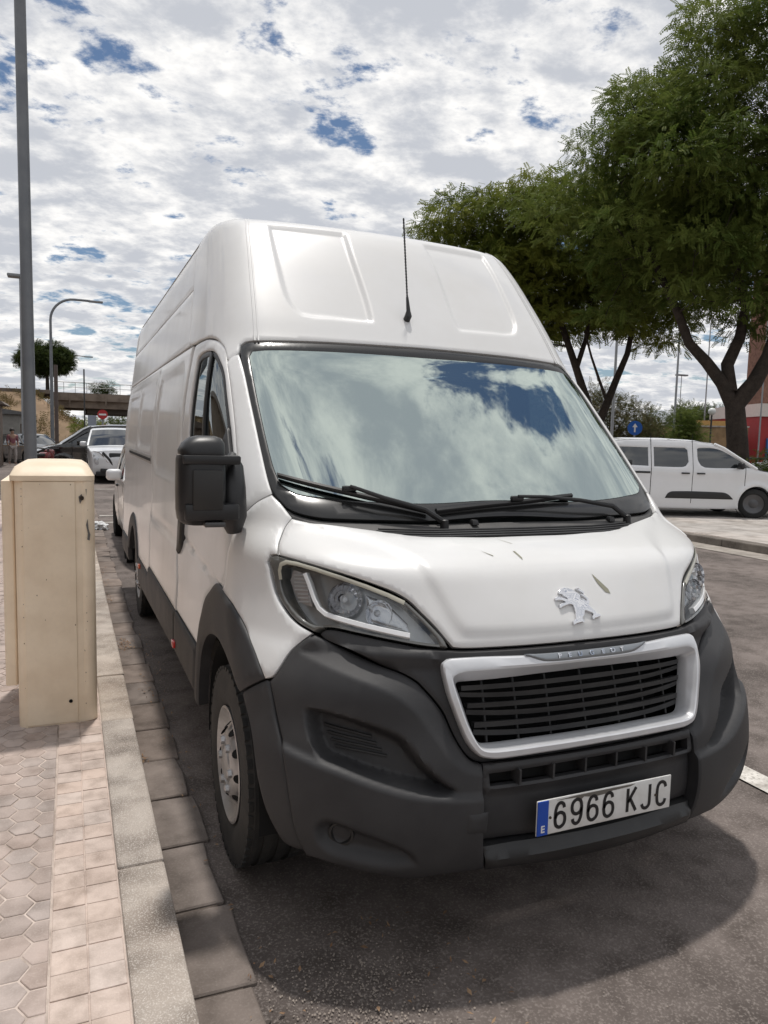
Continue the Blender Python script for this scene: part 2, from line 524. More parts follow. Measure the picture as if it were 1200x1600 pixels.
pillar=[(0.777,1.891),(0.751,1.914),(0.704,1.928),(0.694,1.907),(0.677,1.834),(0.66,1.682),(0.651,1.537),(0.647,1.427),(0.642,1.383),(0.711,1.354),(0.763,1.323),(0.797,1.303),(0.784,1.353),(0.774,1.47),(0.758,1.635),(0.761,1.78)]
windscreen=[(0,2.008),(0.128,2.005),(0.311,2.001),(0.513,1.993),(0.604,1.989),(0.657,1.983),(0.687,1.967),(0.694,1.942),(0.677,1.837),(0.66,1.684),(0.651,1.539),(0.646,1.43),(0.641,1.387),(0.616,1.355),(0.568,1.328),(0.495,1.313),(0.419,1.309),(0.316,1.305),(0.176,1.3),(0,1.31)]
glass_in=[(0,1.964),(0.136,1.965),(0.317,1.962),(0.546,1.952),(0.626,1.943),(0.643,1.919),(0.634,1.821),(0.624,1.675),(0.617,1.552),(0.611,1.469),(0.599,1.417),(0.551,1.388),(0.454,1.375),(0.297,1.36),(0.157,1.355),(0,1.364)]
emb=[(0.482,2.618),(0.473,2.487),(0.457,2.345),(0.443,2.234),(0.425,2.18),(0.385,2.138),(0.271,2.132),(0.137,2.129),(0.136,2.232),(0.142,2.37),(0.148,2.498),(0.148,2.62)]
surround=[(0,0.952),(0.08,0.952),(0.176,0.952),(0.251,0.952),(0.276,0.954),(0.336,0.96),(0.405,0.973),(0.477,0.985),(0.545,0.994),(0.569,0.989),(0.58,0.977),(0.57,0.968),(0.5,0.945),(0.435,0.916),(0.389,0.897),(0.356,0.873),(0.34,0.849),(0.324,0.821),(0.303,0.777),(0.285,0.717),(0.266,0.668),(0.25,0.644),(0.232,0.634),(0.202,0.634),(0.111,0.636),(0,0.636)]
frame_out=[(0,0.926),(0.086,0.927),(0.209,0.933),(0.286,0.93),(0.301,0.917),(0.301,0.889),(0.296,0.832),(0.281,0.763),(0.265,0.701),(0.253,0.673),(0.238,0.652),(0.208,0.644),(0.11,0.649),(0,0.651)]
frame_in=[(0,0.876),(0.092,0.875),(0.17,0.871),(0.233,0.869),(0.267,0.868),(0.274,0.861),(0.267,0.824),(0.256,0.763),(0.245,0.716),(0.239,0.694),(0.229,0.685),(0.206,0.684),(0.108,0.688),(0,0.688)]
lower_panel=[(0,0.633),(0.112,0.633),(0.203,0.631),(0.2325,0.63),(0.2365,0.569),(0.2385,0.475),(0.2382,0.389),(0.177,0.39),(0.111,0.388),(0,0.385)]
lip=[(0,0.38),(0.11,0.383),(0.177,0.385),(0.236,0.379),(0.23,0.313),(0.169,0.313),(0.1,0.307),(0,0.302)]
corner=[(0.594,0.973),(0.57,0.964),(0.501,0.939),(0.436,0.911),(0.39,0.892),(0.358,0.867),(0.343,0.844),(0.327,0.815),(0.306,0.771),(0.288,0.712),(0.269,0.663),(0.253,0.639),(0.235,0.629),(0.238,0.569),(0.24,0.476),(0.239,0.389),(0.233,0.314),(0.315,0.305),(0.386,0.29),(0.463,0.306),(0.545,0.327),(0.632,0.345),(0.66,0.347),(0.687,0.425),(0.705,0.524),(0.722,0.641),(0.74,0.723),(0.763,0.824),(0.745,0.838),(0.709,0.872),(0.668,0.914),(0.629,0.947)]
arch_ext=[(0.779,0.823),(0.929,0.754),(0.886,0.674),(0.86,0.547),(0.827,0.468),(0.783,0.399),(0.748,0.355),(0.707,0.346),(0.667,0.348),(0.691,0.424),(0.71,0.523),(0.727,0.64),(0.745,0.722),(0.766,0.822)]
flange_out=[(0.594,0.957),(0.654,0.92),(0.552,0.886),(0.449,0.848),(0.407,0.828),(0.37,0.789),(0.329,0.711),(0.294,0.639),(0.263,0.608),(0.235,0.604)]
scoop=[(0.645,0.767),(0.616,0.774),(0.53,0.761),(0.439,0.732),(0.398,0.709),(0.361,0.648),(0.323,0.594),(0.284,0.555),(0.324,0.549),(0.392,0.565),(0.478,0.593),(0.556,0.621),(0.607,0.638),(0.63,0.67),(0.641,0.719)]
chin=[(0.20,0.543),(0.311,0.548),(0.392,0.56),(0.478,0.589),(0.556,0.618),(0.63,0.636),(0.73,.66),(0.73,.2),(0.2,.2)]
foglow=[(0.623,0.441),(0.604,0.466),(0.56,0.465),(0.511,0.446),(0.451,0.422),(0.394,0.385),(0.38,0.351),(0.438,0.339),(0.515,0.356),(0.582,0.373),(0.616,0.401)]

VAN = thing('white_van', 'large white high-roof panel van with dark grey bumper, parked at the kerb', 'van', (0, 0, 0))
def both(name, loop, m, parent=VAN, offf=None, holes=(), **kw):
    out = []
    for sg in (-1, 1):
        lp = A2(loop) if not kw.get('raw') else np.asarray(loop, float)
        hs = [A2(h) if not kw.get('raw') else np.asarray(h, float) for h in holes]
        if sg < 0:
            lp = mirror_loop(lp); hs = [mirror_loop(h) for h in hs]
        ofn = None if offf is None else (lambda P: offf(np.stack([np.abs(P[:, 0]), P[:, 1]], 1)))
        k2 = {k: v for k, v in kw.items() if k != 'raw'}
        out.append(panel(name, vs, lp, m, parent, offf=ofn, holes=hs, **k2))
    return out
def symf(fn):
    return lambda P: fn(np.stack([np.abs(P[:, 0]), P[:, 1]], 1))

def smooth_open(P, it=2):
    P = P.copy()
    for _ in range(it): P[1:-1] = .25 * P[:-2] + .5 * P[1:-1] + .25 * P[2:]
    return P
# -- bonnet
hr = smooth_loop(sym_loop(A2(hood_raised)), .02, 60)
def hood_off(P):
    d = sdist(P, hr)
    return .010 * sstep(-.012, .026, d) - .004
HOOD = panel('hood', vs, sym_loop(A2(hood)), PAINT, VAN, res=.0115, bres=.011, offf=hood_off, edge=.005, ring=.007, skirt=.03)

# -- bumper pieces
def smooth_path(P, n=90):
    P = np.asarray(P, float); d = np.r_[0, np.cumsum(np.hypot(*np.diff(P, axis=0).T))]; t = np.linspace(0, d[-1], n)
    return smooth_open(np.stack([np.interp(t, d, P[:, 0]), np.interp(t, d, P[:, 1])], 1), 10)
f_out = smooth_path(A2(flange_out)); f_poly = np.vstack([f_out, [(.15, .60), (.15, 1.10), (.90, 1.10), (.79, .97)]])
sc_p = smooth_loop(A2(scoop), .02, 50); fg_p = smooth_loop(A2(foglow), .02, 50); ch_p = np.vstack([smooth_path(A2(chin[:7]), 60), A2(chin[7:])])
def pl_dist(P, L_): return seg_dist(P, L_[:-1], L_[1:])
def corner_off(P):
    do = pl_dist(P, f_out) * np.where(pip(P, f_poly), 1, -1)
    o_ = -.036 * np.clip(do / .078, 0, 1) ** .92
    d = sdist(P, sc_p)
    o_ = o_ - .072 * sstep(-.003, .026, d)
    o_ = o_ + .014 * sstep(-.010, .014, sdist(P, ch_p))
    o_ = o_ - .038 * sstep(-.010, .030, sdist(P, fg_p))
    return o_
CORN = both('bumper_corner', corner, DARKPL, offf=corner_off, res=.0095, bres=.009, edge=.004, ring=.006, skirt=.07)
both('bumper_side', arch_ext, DARKPL, res=.025, edge=.006, skirt=.03)
SURR = panel('grille_surround', vs, sym_loop(A2(surround)), DARKPL, VAN, res=.02, bres=.012, off=-.030, edge=.004, skirt=.03,
             holes=[sym_loop(A2(frame_in)) * np.array([1.035, 1]) + np.array([0, 0]) + np.array([[0, .012 if z > .78 else -.012] for z in np.array(sym_loop(A2(frame_in)))[:, 1]])],
             offf=symf(lambda P: .026 * sstep(.905, .93, P[:, 1]) * (1 - sstep(.945, .96, P[:, 1]) * .5)))
# lower centre panel with the air slot
slot = A2([(0.222, .603), (0.113, .609), (0, .612), (0, .571), (0.114, .569), (0.221, .566)])
LOWP = panel('lower_bumper_panel', vs, sym_loop(A2(lower_panel)), DARKPL, VAN, res=.018, bres=.012, off=-.006, edge=.005, skirt=.03,
             holes=[sym_loop(np.vstack([slot[2:3], slot[1:2], slot[0:1], slot[5:6], slot[4:5], slot[3:4]]))],
             offf=lambda P: -.018 * sstep(.56, .545, P[:, 1]))
for x in np.linspace(-.30, .30, 6)[0:6]:
    q = abs(x) / .8
    MB().box((x, .09, .59), (.007, .05, .046)).build('slot_divider', DARKPL, LOWP)
p_ = vs(np.linspace(-.27, .27, 25), np.full(25, .588))
MB().add([tuple(p + np.array([0, .05, dz])) for p in p_ for dz in (-.03, .03)], [(2*i, 2*i+2, 2*i+3, 2*i+1) for i in range(24)]).build('slot_back', VOID, LOWP)
panel('bumper_lip', vs, sym_loop(A2(lip)), BLACKPL, VAN, res=.02, off=.0, edge=.008, ring=.012, skirt=.06, offf=lambda P: .022 * sstep(.372, .352, P[:, 1]))
# fog lamps low in the corners and louvres inside the scoops
for sg in (-1, 1):
    c, n = surf_eval(vs, np.array([[sg * .560 * AS, .418]]), -.030); c, n = c[0], Vector(n[0])
    rot = n.to_track_quat('Z', 'Y').to_matrix()
    mb = MB().lathe([(0.004, .0), (.002, .026), (.014, .031), (.014, .038), (-.03, .044)], 24, 'z')
    mb.v = [tuple(rot @ Vector(v) + Vector(c)) for v in mb.v]
    mb.build('fog_lamp', BLACKPL, CORN[0 if sg < 0 else 1])
    for k in range(4):
        z = .722 - k * .017
        pth = [(sg * AS * (.610 - k * .010), z + .004), (sg * AS * (.53 - k * .012), z - .006), (sg * AS * (.475 - k * .012), z - .016)]
        strip_mesh('louvre', vs, pth, .007, .012, BLACKPL, CORN[0 if sg < 0 else 1], base=-.074)
    if sg > 0: continue
    # small tow-eye cover at the inner corner
    sq = smooth_loop(np.array([(.30, .50), (.355, .50), (.36, .44), (.305, .44)]) * np.array([1, 1]), .012, 38)
    sq[:, 0] *= sg
    panel('tow_cover', vs, sq, DARKPL, CORN[0 if sg < 0 else 1], res=.02, off=.016, edge=.004, ring=.005, skirt=.006)

# -- grille: satin frame with a ridge, bars behind
fo = smooth_loop(sym_loop(A2(frame_out)), .010, 60); 
def resample(l, n):
    l = np.vstack([l, l[:1]]); d = np.r_[0, np.cumsum(np.hypot(*np.diff(l, axis=0).T))]
    t = np.linspace(0, d[-1], n, endpoint=False)
    return np.stack([np.interp(t, d, l[:, 0]), np.interp(t, d, l[:, 1])], 1)
def match_rings(o_l, i_l, n):
    """pair points of two closed half loops by normalised arc position (both start at the top centre)"""
    return resample(o_l, n), resample(i_l, n)
fi = smooth_loop(sym_loop(A2(frame_in)), .010, 60)
ho = sym_loop(A2(frame_out)); hi_ = sym_loop(A2(frame_in))
# section by section pairing keeps the corners together
def pair_half():
    o_ = A2(frame_out); i_ = A2(frame_in)
    o_idx = [0, 3, 5, 8, 11, 13]; i_idx = [0, 3, 5, 7, 11, 13]
    O_, I_ = [], []
    for a, b, c, d in zip(o_idx[:-1], o_idx[1:], i_idx[:-1], i_idx[1:]):
        for L_, lo, hi, out in ((o_, a, b, O_), (i_, c, d, I_)):
            seg = L_[lo:hi + 1]; dd = np.r_[0, np.cumsum(np.hypot(*np.diff(seg, axis=0).T))]
            t = np.linspace(0, dd[-1], 13)[:-1]
            out += list(np.stack([np.interp(t, dd, seg[:, 0]), np.interp(t, dd, seg[:, 1])], 1))
    O_.append(o_[-1]); I_.append(i_[-1])
    return np.array(O_), np.array(I_)
PO, PI_ = pair_half()
PO, PI_ = smooth_open(PO, 1), smooth_open(PI_, 1)
PO = sym_loop(PO); PI_ = sym_loop(PI_)
rings = []
for t, h in ((0, -.034), (0, -.004), (.05, .004), (.14, .008), (.50, .011), (.62, .008), (.90, -.020), (1.0, -.030), (1.0, -.060)):
    rings.append(surf_eval(vs, PO * (1 - t) + PI_ * t, h)[0])
n = len(PO); V = np.vstack(rings); F = []
for r_ in range(len(rings) - 1):
    for i in range(n):
        j = (i + 1) % n; F.append((r_ * n + i, (r_ + 1) * n + i, (r_ + 1) * n + j, r_ * n + j))
FRAME = obj('grille_frame', V, F, SILVER, VAN, True, 28)
bd_loop = A2([(0, .928), (.10, .929), (.128, .931), (.112, .918), (.085, .905), (0, .903)])
BADGE = panel('badge_bar', vs, sym_loop(bd_loop), mat('badge_grey', (.30, .32, .34), .3, metal=.7, var=.1), FRAME, res=.015, off=.014, edge=.004, ring=.004, skirt=.012)
gp = lambda a, z, d: surf_eval(vs, np.array([[a, z]]), d)[0][0]
# backing behind the grille, bars and uprights
bl = sym_loop(A2(frame_in)) * np.array([1.06, 1.0]); bl[:, 1] = .778 + (bl[:, 1] - .778) * 1.08
panel('grille_back', vs, bl, VOID, VAN, res=.05, off=-.16, skirt=0)
def in_half(z):
    l = A2(frame_in); return float(np.interp(z, l[::-1, 1][:-4], l[::-1, 0][:-4])) if False else np.interp(z, [.684, .694, .716, .763, .824, .861, .868], [.239*AS-.01, .239*AS, .245*AS, .256*AS, .268*AS, .274*AS, .27*AS])
GRILLE = mat('grille_bar_plastic', (.014, .014, .015), .5, col2=(.03, .03, .03), vscale=10)
zs = np.linspace(.712, .852, 6)
for k, z in enumerate(zs):
    hw = float(in_half(z)) - (0.008 if k % 2 == 0 else .018)
    a = np.linspace(-hw, hw, 41); e = 1 - np.abs(a / hw) ** 6
    dep = -.042 - (0 if k % 2 else .010)
    pr = [(0, .0075), (-.004, -.0075), (-.03, -.005), (-.03, .006)]
    if k % 2 == 0:   # full width blades that flick up at the ends
        zc = z - .010 * (1 - np.abs(a / hw) ** 3) + .004
    else: zc = z + 0 * a - .004
    V = np.vstack([surf_eval(vs, np.stack([a, zc + q], 1), dep + d)[0] for d, q in pr]); nn = len(a)
    F = [(r_ * nn + i, r_ * nn + i + 1, ((r_ + 1) % 4) * nn + i + 1, ((r_ + 1) % 4) * nn + i) for r_ in range(4) for i in range(nn - 1)]
    obj('grille_bar', V, F, GRILLE, VAN, True, 40)
for a in np.linspace(-.27, .27, 7):
    P = [gp(a, z, -.068) for z in np.linspace(.685, .872, 5)]
    MB().tube(P, .0045, 6).build('grille_upright', GRILLE, VAN)

# -- headlamps
for sg in (-1, 1):
    lp = A2(headlight); k = lambda l: (mirror_loop(l) if sg < 0 else l)
    H = panel('headlight', vs, k(lp), mat('lamp_bowl', (.42, .43, .44), .28, metal=.5, var=.3, vscale=9), VAN, res=.02, off=-.062, edge=0, skirt=.06)
    cen = np.array([.52 * AS, 1.075])
    inn = A2([(0.662,1.172),(0.690,1.160),(0.692,1.120),(0.680,1.075),(0.655,1.040),(0.622,1.012),(0.585,1.001),(0.545,1.008),(0.477,0.998),(0.404,0.986),(0.335,0.974),(0.298,0.968),(0.303,0.985),(0.322,1.018),(0.345,1.051),(0.368,1.080),(0.398,1.099),(0.450,1.120),(0.512,1.142),(0.578,1.161),(0.640,1.172)])
    panel('lamp_bezel', vs, k(lp), mat('lens_edge_dark', (.16, .16, .15), .2, coat=.9, col2=(.09, .09, .085), vscale=7), H, res=.012, off=-.006, edge=.004, ring=.004, holes=[k(inn)], skirt=.06)
    strip_mesh('yellowed_band', vs, smooth_open(np.array([(0.690, 1.120), (0.697, 1.150), (0.692, 1.172), (0.668, 1.181), (0.640, 1.181), (0.577, 1.168), (0.508, 1.148), (0.445, 1.125), (0.391, 1.102), (0.362, 1.082)]), 1) * np.array([sg * AS, 1]), .013, .003,
               mat('yellowed_lens_edge', (.46, .44, .36), .2, coat=.9, col2=(.34, .33, .28), vscale=9), H, base=-.007)
    panel('lens', vs, k(inn * 1.0), LENS, H, res=.02, off=-.007, edge=0, skirt=0)
    # bright L-shaped running light
    strip_mesh('running_light', vs, np.array([(.612, 1.150), (.600, 1.118), (.588, 1.075), (.577, 1.050), (.560, 1.036), (.535, 1.029), (.48, 1.017), (.41, 1.002), (.36, .991)]) * np.array([sg * AS, 1]), .019, .02,
               mat('running_light_white', (.80, .81, .82), .18, coat=1, var=.05), H, base=-.024)
    # two reflector bowls with bulbs
    for (s_, z_, r_) in ((.505, 1.083, .056), (.425, 1.050, .044)):
        c, nv = surf_eval(vs, np.array([[sg * s_ * AS, z_]]), -.016); c = Vector(c[0]); nv = Vector(nv[0])
        nv = (nv * .35 + Vector((0, -1, 0)) * .65).normalized()
        rot = nv.to_track_quat('Z', 'Y').to_matrix()
        mb = MB().lathe([(.0, r_), (-.010, r_ * .96), (-.03, r_ * .80), (-.048, r_ * .5), (-.055, .012), (-.055, .0)], 16, 'z')
        mb.v = [tuple(rot @ Vector(v) + c) for v in mb.v]
        mb.build('reflector', CHROME, H, False)
        mb = MB().lathe([(-.05, .012), (-.02, .011), (-.012, .006), (-.011, 0)], 14, 'z')
        mb.v = [tuple(rot @ Vector(v) + c) for v in mb.v]
        mb.build('bulb', mat('bulb_glass', (.55, .57, .6), .1, coat=1, var=.05), H)
    # chrome fin between the bowls and the smooth reflector toward the nose
    panel('reflector_wing', vs, k(A2([(.405, 1.085), (.452, 1.105), (.458, 1.03), (.42, 1.015), (.36, 1.005), (.36, 1.03)])), mat('lamp_satin', (.45, .46, .48), .18, metal=.9, var=.1), H, res=.02, off=-.036, edge=.004, skirt=.01)
    # indicator chamber with fine ribs
    I = panel('indicator', vs, k(A2([(.664, 1.155), (.626, 1.150), (.614, 1.095), (.607, 1.055), (.640, 1.060), (.662, 1.085), (.676, 1.12)])), mat('indicator_clear', (.45, .44, .44), .2, coat=1, col2=(.48, .42, .40), vscale=14), H, res=.012, off=-.032, edge=.003, skirt=.01)
    for q in range(8):
        z = 1.062 + q * .011
        strip_mesh('rib', vs, np.array([(.652 - (.004 if q < 3 else -.006), z), (.614, z + .004)]) * np.array([sg * AS, 1]), .005, .004, mat('rib_grey', (.6, .58, .58), .25, var=.1), I, base=-.032)

# -- wings, pillars, windscreen
both('fender', fender, PAINT, res=.018, bres=.012, edge=.005, ring=.007, skirt=.02, offf=lambda P: .006 * sstep(.96, .90, P[:, 1]) )
both('windscreen_pillar', pillar, PAINT, res=.02, bres=.014, edge=.004, skirt=.02)
WS = panel('windscreen', vs, sym_loop(A2(glass_in)), WGLASS, VAN, res=.03, bres=.02, off=-.006, edge=0, skirt=0)
panel('windscreen_border', vs, sym_loop(A2(windscreen)), FRIT, WS, res=.03, bres=.015, off=-.0045, edge=.003, skirt=.012, holes=[sym_loop(A2(glass_in))])
sb = A2([(0, 1.972), (.10, 1.972), (.10, 1.925), (0, 1.925)])
panel('mirror_sensor_mount', vs, sym_loop(sb), FRIT, WS, res=.03, off=-.012, edge=0, skirt=.03)

# -- cowl under the screen
cw_top = np.array([(p[0], p[1] - .004) for p in windscreen[12:]])[::-1]
cw_bot = np.array([(p[0], p[1] + .003) for p in hood[0:9]])
cowl = np.vstack([cw_top, cw_bot[::-1]])
cowl = np.vstack([[(0, 1.297)], cw_top[1:], [(0.605, 1.335)], cw_bot[1:][::-1], [(0, 1.249)]])
CW = panel('cowl', vs, sym_loop(A2(cowl)), COWL, VAN, res=.016, bres=.012, off=-.016, edge=.004, skirt=.03,
           offf=lambda P: .012 * sstep(1.275, 1.262, P[:, 1]))
for k in range(4):
    z = 1.252 + k * .0055
    strip_mesh('vent_slat', vs, [(-.36 * AS + .01 * k, z + .006), (-.2 * AS, z), (0, z - .001), (.2 * AS, z), (.36 * AS - .01 * k, z + .006)], .0030, .006, BLACKPL, CW, base=-.004)
for a in (-.075, .30):
    c = gp(a * AS, 1.292, -.008)
    MB().box(c, (.03, .035, .02), taper=.7).build('washer_jet', BLACKPL, CW, bevel=.004)
WIP = mat('wiper_black', (.008, .008, .009), .45, var=.1)
def wiper(arm, blade):
    W = strip_mesh('wiper', vs, blade, .012, .016, WIP, VAN, base=.006)
    P = [gp(a, z, d) for a, z, d in arm]
    MB().tube(P, [.011, .010, .008, .007, .006][:len(P)], 8).build('wiper_arm', WIP, W)
    c = gp(*arm[0]); MB().lathe([(-.03, .017), (.008, .015), (.012, .009), (.012, 0)], 16, 'z', c).build('wiper_pivot', WIP, W)
    c = gp(arm[-1][0], arm[-1][1], .03); MB().box(c, (.055, .020, .020)).build('blade_clip', WIP, W, bevel=.006)
wiper([(-.155 * AS, 1.285, .005), (-.20 * AS, 1.312, .03), (-.30 * AS, 1.345, .04), (-.36 * AS, 1.372, .042), (-.385 * AS, 1.383, .042)],
      [(-.603 * AS, 1.437), (-.50 * AS, 1.410), (-.385 * AS, 1.380), (-.27 * AS, 1.347), (-.185 * AS, 1.318)])
wiper([(.36 * AS, 1.288, .005), (.31 * AS, 1.315, .03), (.20 * AS, 1.332, .04), (.10 * AS, 1.345, .042), (.03 * AS, 1.348, .042)],
      [(-.165 * AS, 1.318), (-.06 * AS, 1.332), (.05 * AS, 1.347), (.16 * AS, 1.362), (.20 * AS, 1.366)])

# -- front roof cap, with two pressed panels, side grooves and the roof itself
cap = [(0, 2.016), (0.124, 2.014), (0.308, 2.010), (0.511, 2.001), (0.655, 1.991), (0.691, 1.974), (0.703, 1.936), (0.771, 1.899),
       (0.79, 1.955), (0.831, 1.992), (0.892, 2.016), (1.0, 2.030)] + [(1 + q[0] - AS, q[1]) for q in yz([(2.02, 2.040), (2.19, 2.043), (2.32, 2.055), (2.50, 2.38), (2.62, 2.62), (2.64, 2.66)])] + [(1.0, 2.672), (.7, 2.674), (.35, 2.676), (0, 2.676)]
e_p = smooth_loop(A2(emb), .02, 50); gr = A2([(0.602, 2.66), (0.598, 2.458), (0.596, 2.282), (0.594, 2.119), (0.590, 1.990)])
def cap_off(P):
    d = sdist(P, e_p)
    o_ = -.016 * sstep(-.010, .010, d)
    return o_
CAP = panel('roof_cap', vs, sym_loop(A2(cap)), PAINT, VAN, res=.0125, bres=.014, edge=.005, ring=.008, skirt=.02, offf=symf(cap_off))
for sg in (-1, 1):
    for dx in (0, .024):
        strip_mesh('roof_ridge', vs, (smooth_path(gr, 40) + np.array([dx, 0])) * np.array([sg, 1]), .011, .0045, PAINT, CAP, res=.03, base=-.0005)
ss = np.concatenate([-np.linspace(1.72, 1.0, 8)[:-1], -np.linspace(1, 0, 24)[:-1], np.linspace(0, 1, 24), np.linspace(1.0, 1.72, 8)[1:]])
fr = ev(ss, np.full(len(ss), 2.6685))
rows = []
for t in np.linspace(0, 1, 14):
    y = fr[:, 1] + (6.34 - fr[:, 1]) * (t ** 1.3)
    x = fr[:, 0]; 
    z = 2.6685 + .035 * (1 - (np.abs(x) / .86) ** 2) * min(1, t * 6)
    rows.append(np.stack([x, y, z], 1))
nn = len(ss); V = np.vstack(rows)
obj('roof', V, [(r_ * nn + i, r_ * nn + i + 1, (r_ + 1) * nn + i + 1, (r_ + 1) * nn + i) for r_ in range(13) for i in range(nn - 1)], PAINT, VAN, True, 60)
# antenna
ab = Vector(gp(-.03, 2.155, .0))
an = MB().tube([ab + Vector((0, -.004, -.004)), ab + Vector((0, -.022, .012)), ab + Vector((0, -.020, .035)), ab + Vector((-.001, -.005, .10))], [.017, .017, .010, .006], 10)
tip = ab + Vector((-.004, .055, .475))
for i in range(26):
    a = ab + Vector((-.001, -.005, .10)); q0 = a.lerp(tip, i / 26); q1 = a.lerp(tip, (i + 1) / 26)
    an.tube([q0, (q0 + q1) / 2, q1], [.0034, .0050, .0034], 6, cap=(i == 25))
an.build('antenna', BLACKPL, VAN)

# -- side: doors, cargo panels, cladding
door = [(1.470,1.892),(1.520,1.955),(1.60,1.993),(1.70,2.013),(1.85,2.026),(2.05,2.032),(2.13,2.030),(2.165,2.0),(2.175,1.9),(2.185,1.3),(2.185,.67),(1.47,.67),(1.46,.70),(1.43,.75),(1.39,.82),(1.33,.90),(1.23,.965),(1.12,1.012),(1.03,1.012),(.975,1.080),(.955,1.164),(.925,1.235),(.907,1.262),(.915,1.297),(.955,1.353),(1.065,1.47),(1.212,1.635),(1.355,1.781)]
dwin = [(1.99,1.945),(1.93,1.966),(1.84,1.970),(1.63,1.955),(1.55,1.922),(1.44,1.85),(1.34,1.75),(1.215,1.62),(1.085,1.475),(1.25,1.480),(1.5,1.495),(1.90,1.51),(1.965,1.53),(1.985,1.60),(1.992,1.75)]
door_front=[(1.092,1.009),(1.002,1.078),(0.97,1.163),(0.9,1.234),(0.851,1.258),(0.802,1.296),(0.788,1.353),(0.777,1.47),(0.762,1.635),(0.765,1.78),(0.777,1.888)]
door_s, dwin_s = np.vstack([A2(door_front)[::1], yz(door)[1:18]]), yz(dwin)
def door_off(P):
    return -.010 * sstep(.014, .0, np.abs(P[:, 1] - (1.02 + .06 * (P[:, 0] - 1.6)))) - .004
def both_raw(name, loop, m, **kw): return both(name, loop, m, raw=True, **kw)
DOORS = both_raw('front_door', door_s, PAINT, holes=[dwin_s], res=.022, bres=.014, edge=.004, ring=.007, offf=door_off)
ZB = lambda l, k: np.stack([l[:, 0].mean() + (l[:, 0] - l[:, 0].mean()) * k, l[:, 1].mean() + (l[:, 1] - l[:, 1].mean()) * k], 1)
for i, sg in enumerate((-1, 1)):
    k = (lambda l: mirror_loop(l)) if sg < 0 else (lambda l: l)
    D = DOORS[i]
    gl = ZB(dwin_s, 1.01)
    panel('window_seal', vs, k(dwin_s), BLACKPL, D, res=.03, off=-.012, edge=.002, holes=[k(ZB(dwin_s, .90))], skirt=.01)
    panel('door_glass', vs, k(gl), SGLASS, D, res=.04, off=-.018, edge=0, skirt=0)
    # upright between the quarter light and the drop glass
    strip_mesh('window_bar', vs, k(yz([(1.56, 1.50), (1.66, 1.955)])), .032, .010, BLACKPL, D, base=-.016)
    hy = yz([(2.02, 1.165), (2.145, 1.175), (2.155, 1.12), (2.15, 1.0), (2.135, .975), (2.04, 1.05)])
    panel('door_handle', vs, k(hy), BLACKPL, D, res=.03, off=.016, edge=.010, ring=.012, skirt=.03)
    sail = yz([(1.215,1.62),(1.085,1.475),(.99,1.37),(.925,1.292),(.905,1.252),(.95,1.250),(1.03,1.262),(1.06,1.345),(1.12,1.46),(1.21,1.53)])
    panel('mirror_sail', vs, k(sail), BLACKPL, D, res=.02, off=.012, edge=.006, ring=.008, skirt=.03)
    # lower cladding on the door
    panel('door_cladding', vs, k(yz([(2.18,.664),(2.18,.46),(1.52,.46),(1.49,.55),(1.475,.664)])), DARKPL, D, res=.05, off=.010, edge=.008, ring=.012, skirt=.03)
# sliding door and rear quarter
B_W = lambda y0, y1, z0, z1: np.array([(y0 + .05, z1), (y1 - .05, z1), (y1, z1 - .05), (y1, z0 + .07), (y1 - .07, z0), (y0 + .07, z0), (y0, z0 + .07), (y0, z1 - .05)])
def sd_off(boxes):
    ps = [yz(b) for b in boxes]
    def fn(P):
        o_ = -.006 * sstep(.012, 0, np.abs(P[:, 1] - 1.985))
        for p in ps: o_ = o_ - .012 * sstep(-.004, .016, sdist(P, p))
        return o_ - .008 * sstep(.016, .0, np.abs(P[:, 1] - 1.03))
    return fn
slide = [(2.20, 2.035), (3.60, 2.045), (3.60, .665), (2.20, .665)]
both_raw('sliding_door', yz(slide), PAINT, res=.035, bres=.03, corner=30, edge=.004, offf=sd_off([B_W(2.36, 3.50, 1.34, 1.95)]))
ra = [(4.98 + .56 * math.cos(a), .36 + .50 * math.sin(a)) for a in np.linspace(0.62, math.pi - .62, 14)]
quarter = [(3.615, 2.045), (6.32, 2.05), (6.32, .60), (5.47, .60)] + ra[0:] + [(4.49, .60), (3.615, .60)]
both_raw('rear_side_panel', yz(quarter), PAINT, res=.04, bres=.03, corner=30, edge=.004, offf=sd_off([B_W(3.72, 4.86, 1.48, 1.95), B_W(4.98, 6.2, 1.48, 1.95)]))
both_raw('upper_side_panel', yz([(2.33, 2.052), (6.32, 2.058), (6.32, 2.375), (2.52, 2.375)]), PAINT, res=.04, bres=.03, corner=30, edge=.004, off=-.002)
both_raw('roof_side_panel', yz([(2.53, 2.385), (6.32, 2.385), (6.32, 2.672), (2.68, 2.672), (2.655, 2.63)]), PAINT, res=.04, bres=.03, corner=30, edge=.004, off=-.004)
both_raw('sill_cladding', yz([(2.195, .662), (3.60, .662), (3.62, .596), (4.46, .596), (4.44, .45), (4.42, .38), (2.195, .45)]), DARKPL, res=.06, corner=30, edge=.008, ring=.012, off=.008, skirt=.04)
both_raw('rear_cladding', yz([(5.50, .592), (6.30, .592), (6.30, .40), (5.50, .40)]), DARKPL, res=.06, corner=30, edge=.008, off=.008, skirt=.04)
# inner shell behind the high-roof panels
ai = yz([(y_, 2.1) for y_ in np.linspace(2.25, 6.3, 12)])[:, 0]; zi = np.linspace(2.05, 2.655, 8)
for sg in (-1, 1):
    G = np.array([(sg * a, z) for z in zi for a in ai]); V_ = surf_eval(vs, G, -.014)[0]
    obj('roof_inner_shell', V_, [(j * 12 + i, j * 12 + i + 1, (j + 1) * 12 + i + 1, (j + 1) * 12 + i) for j in range(7) for i in range(11)], PAINT, VAN)
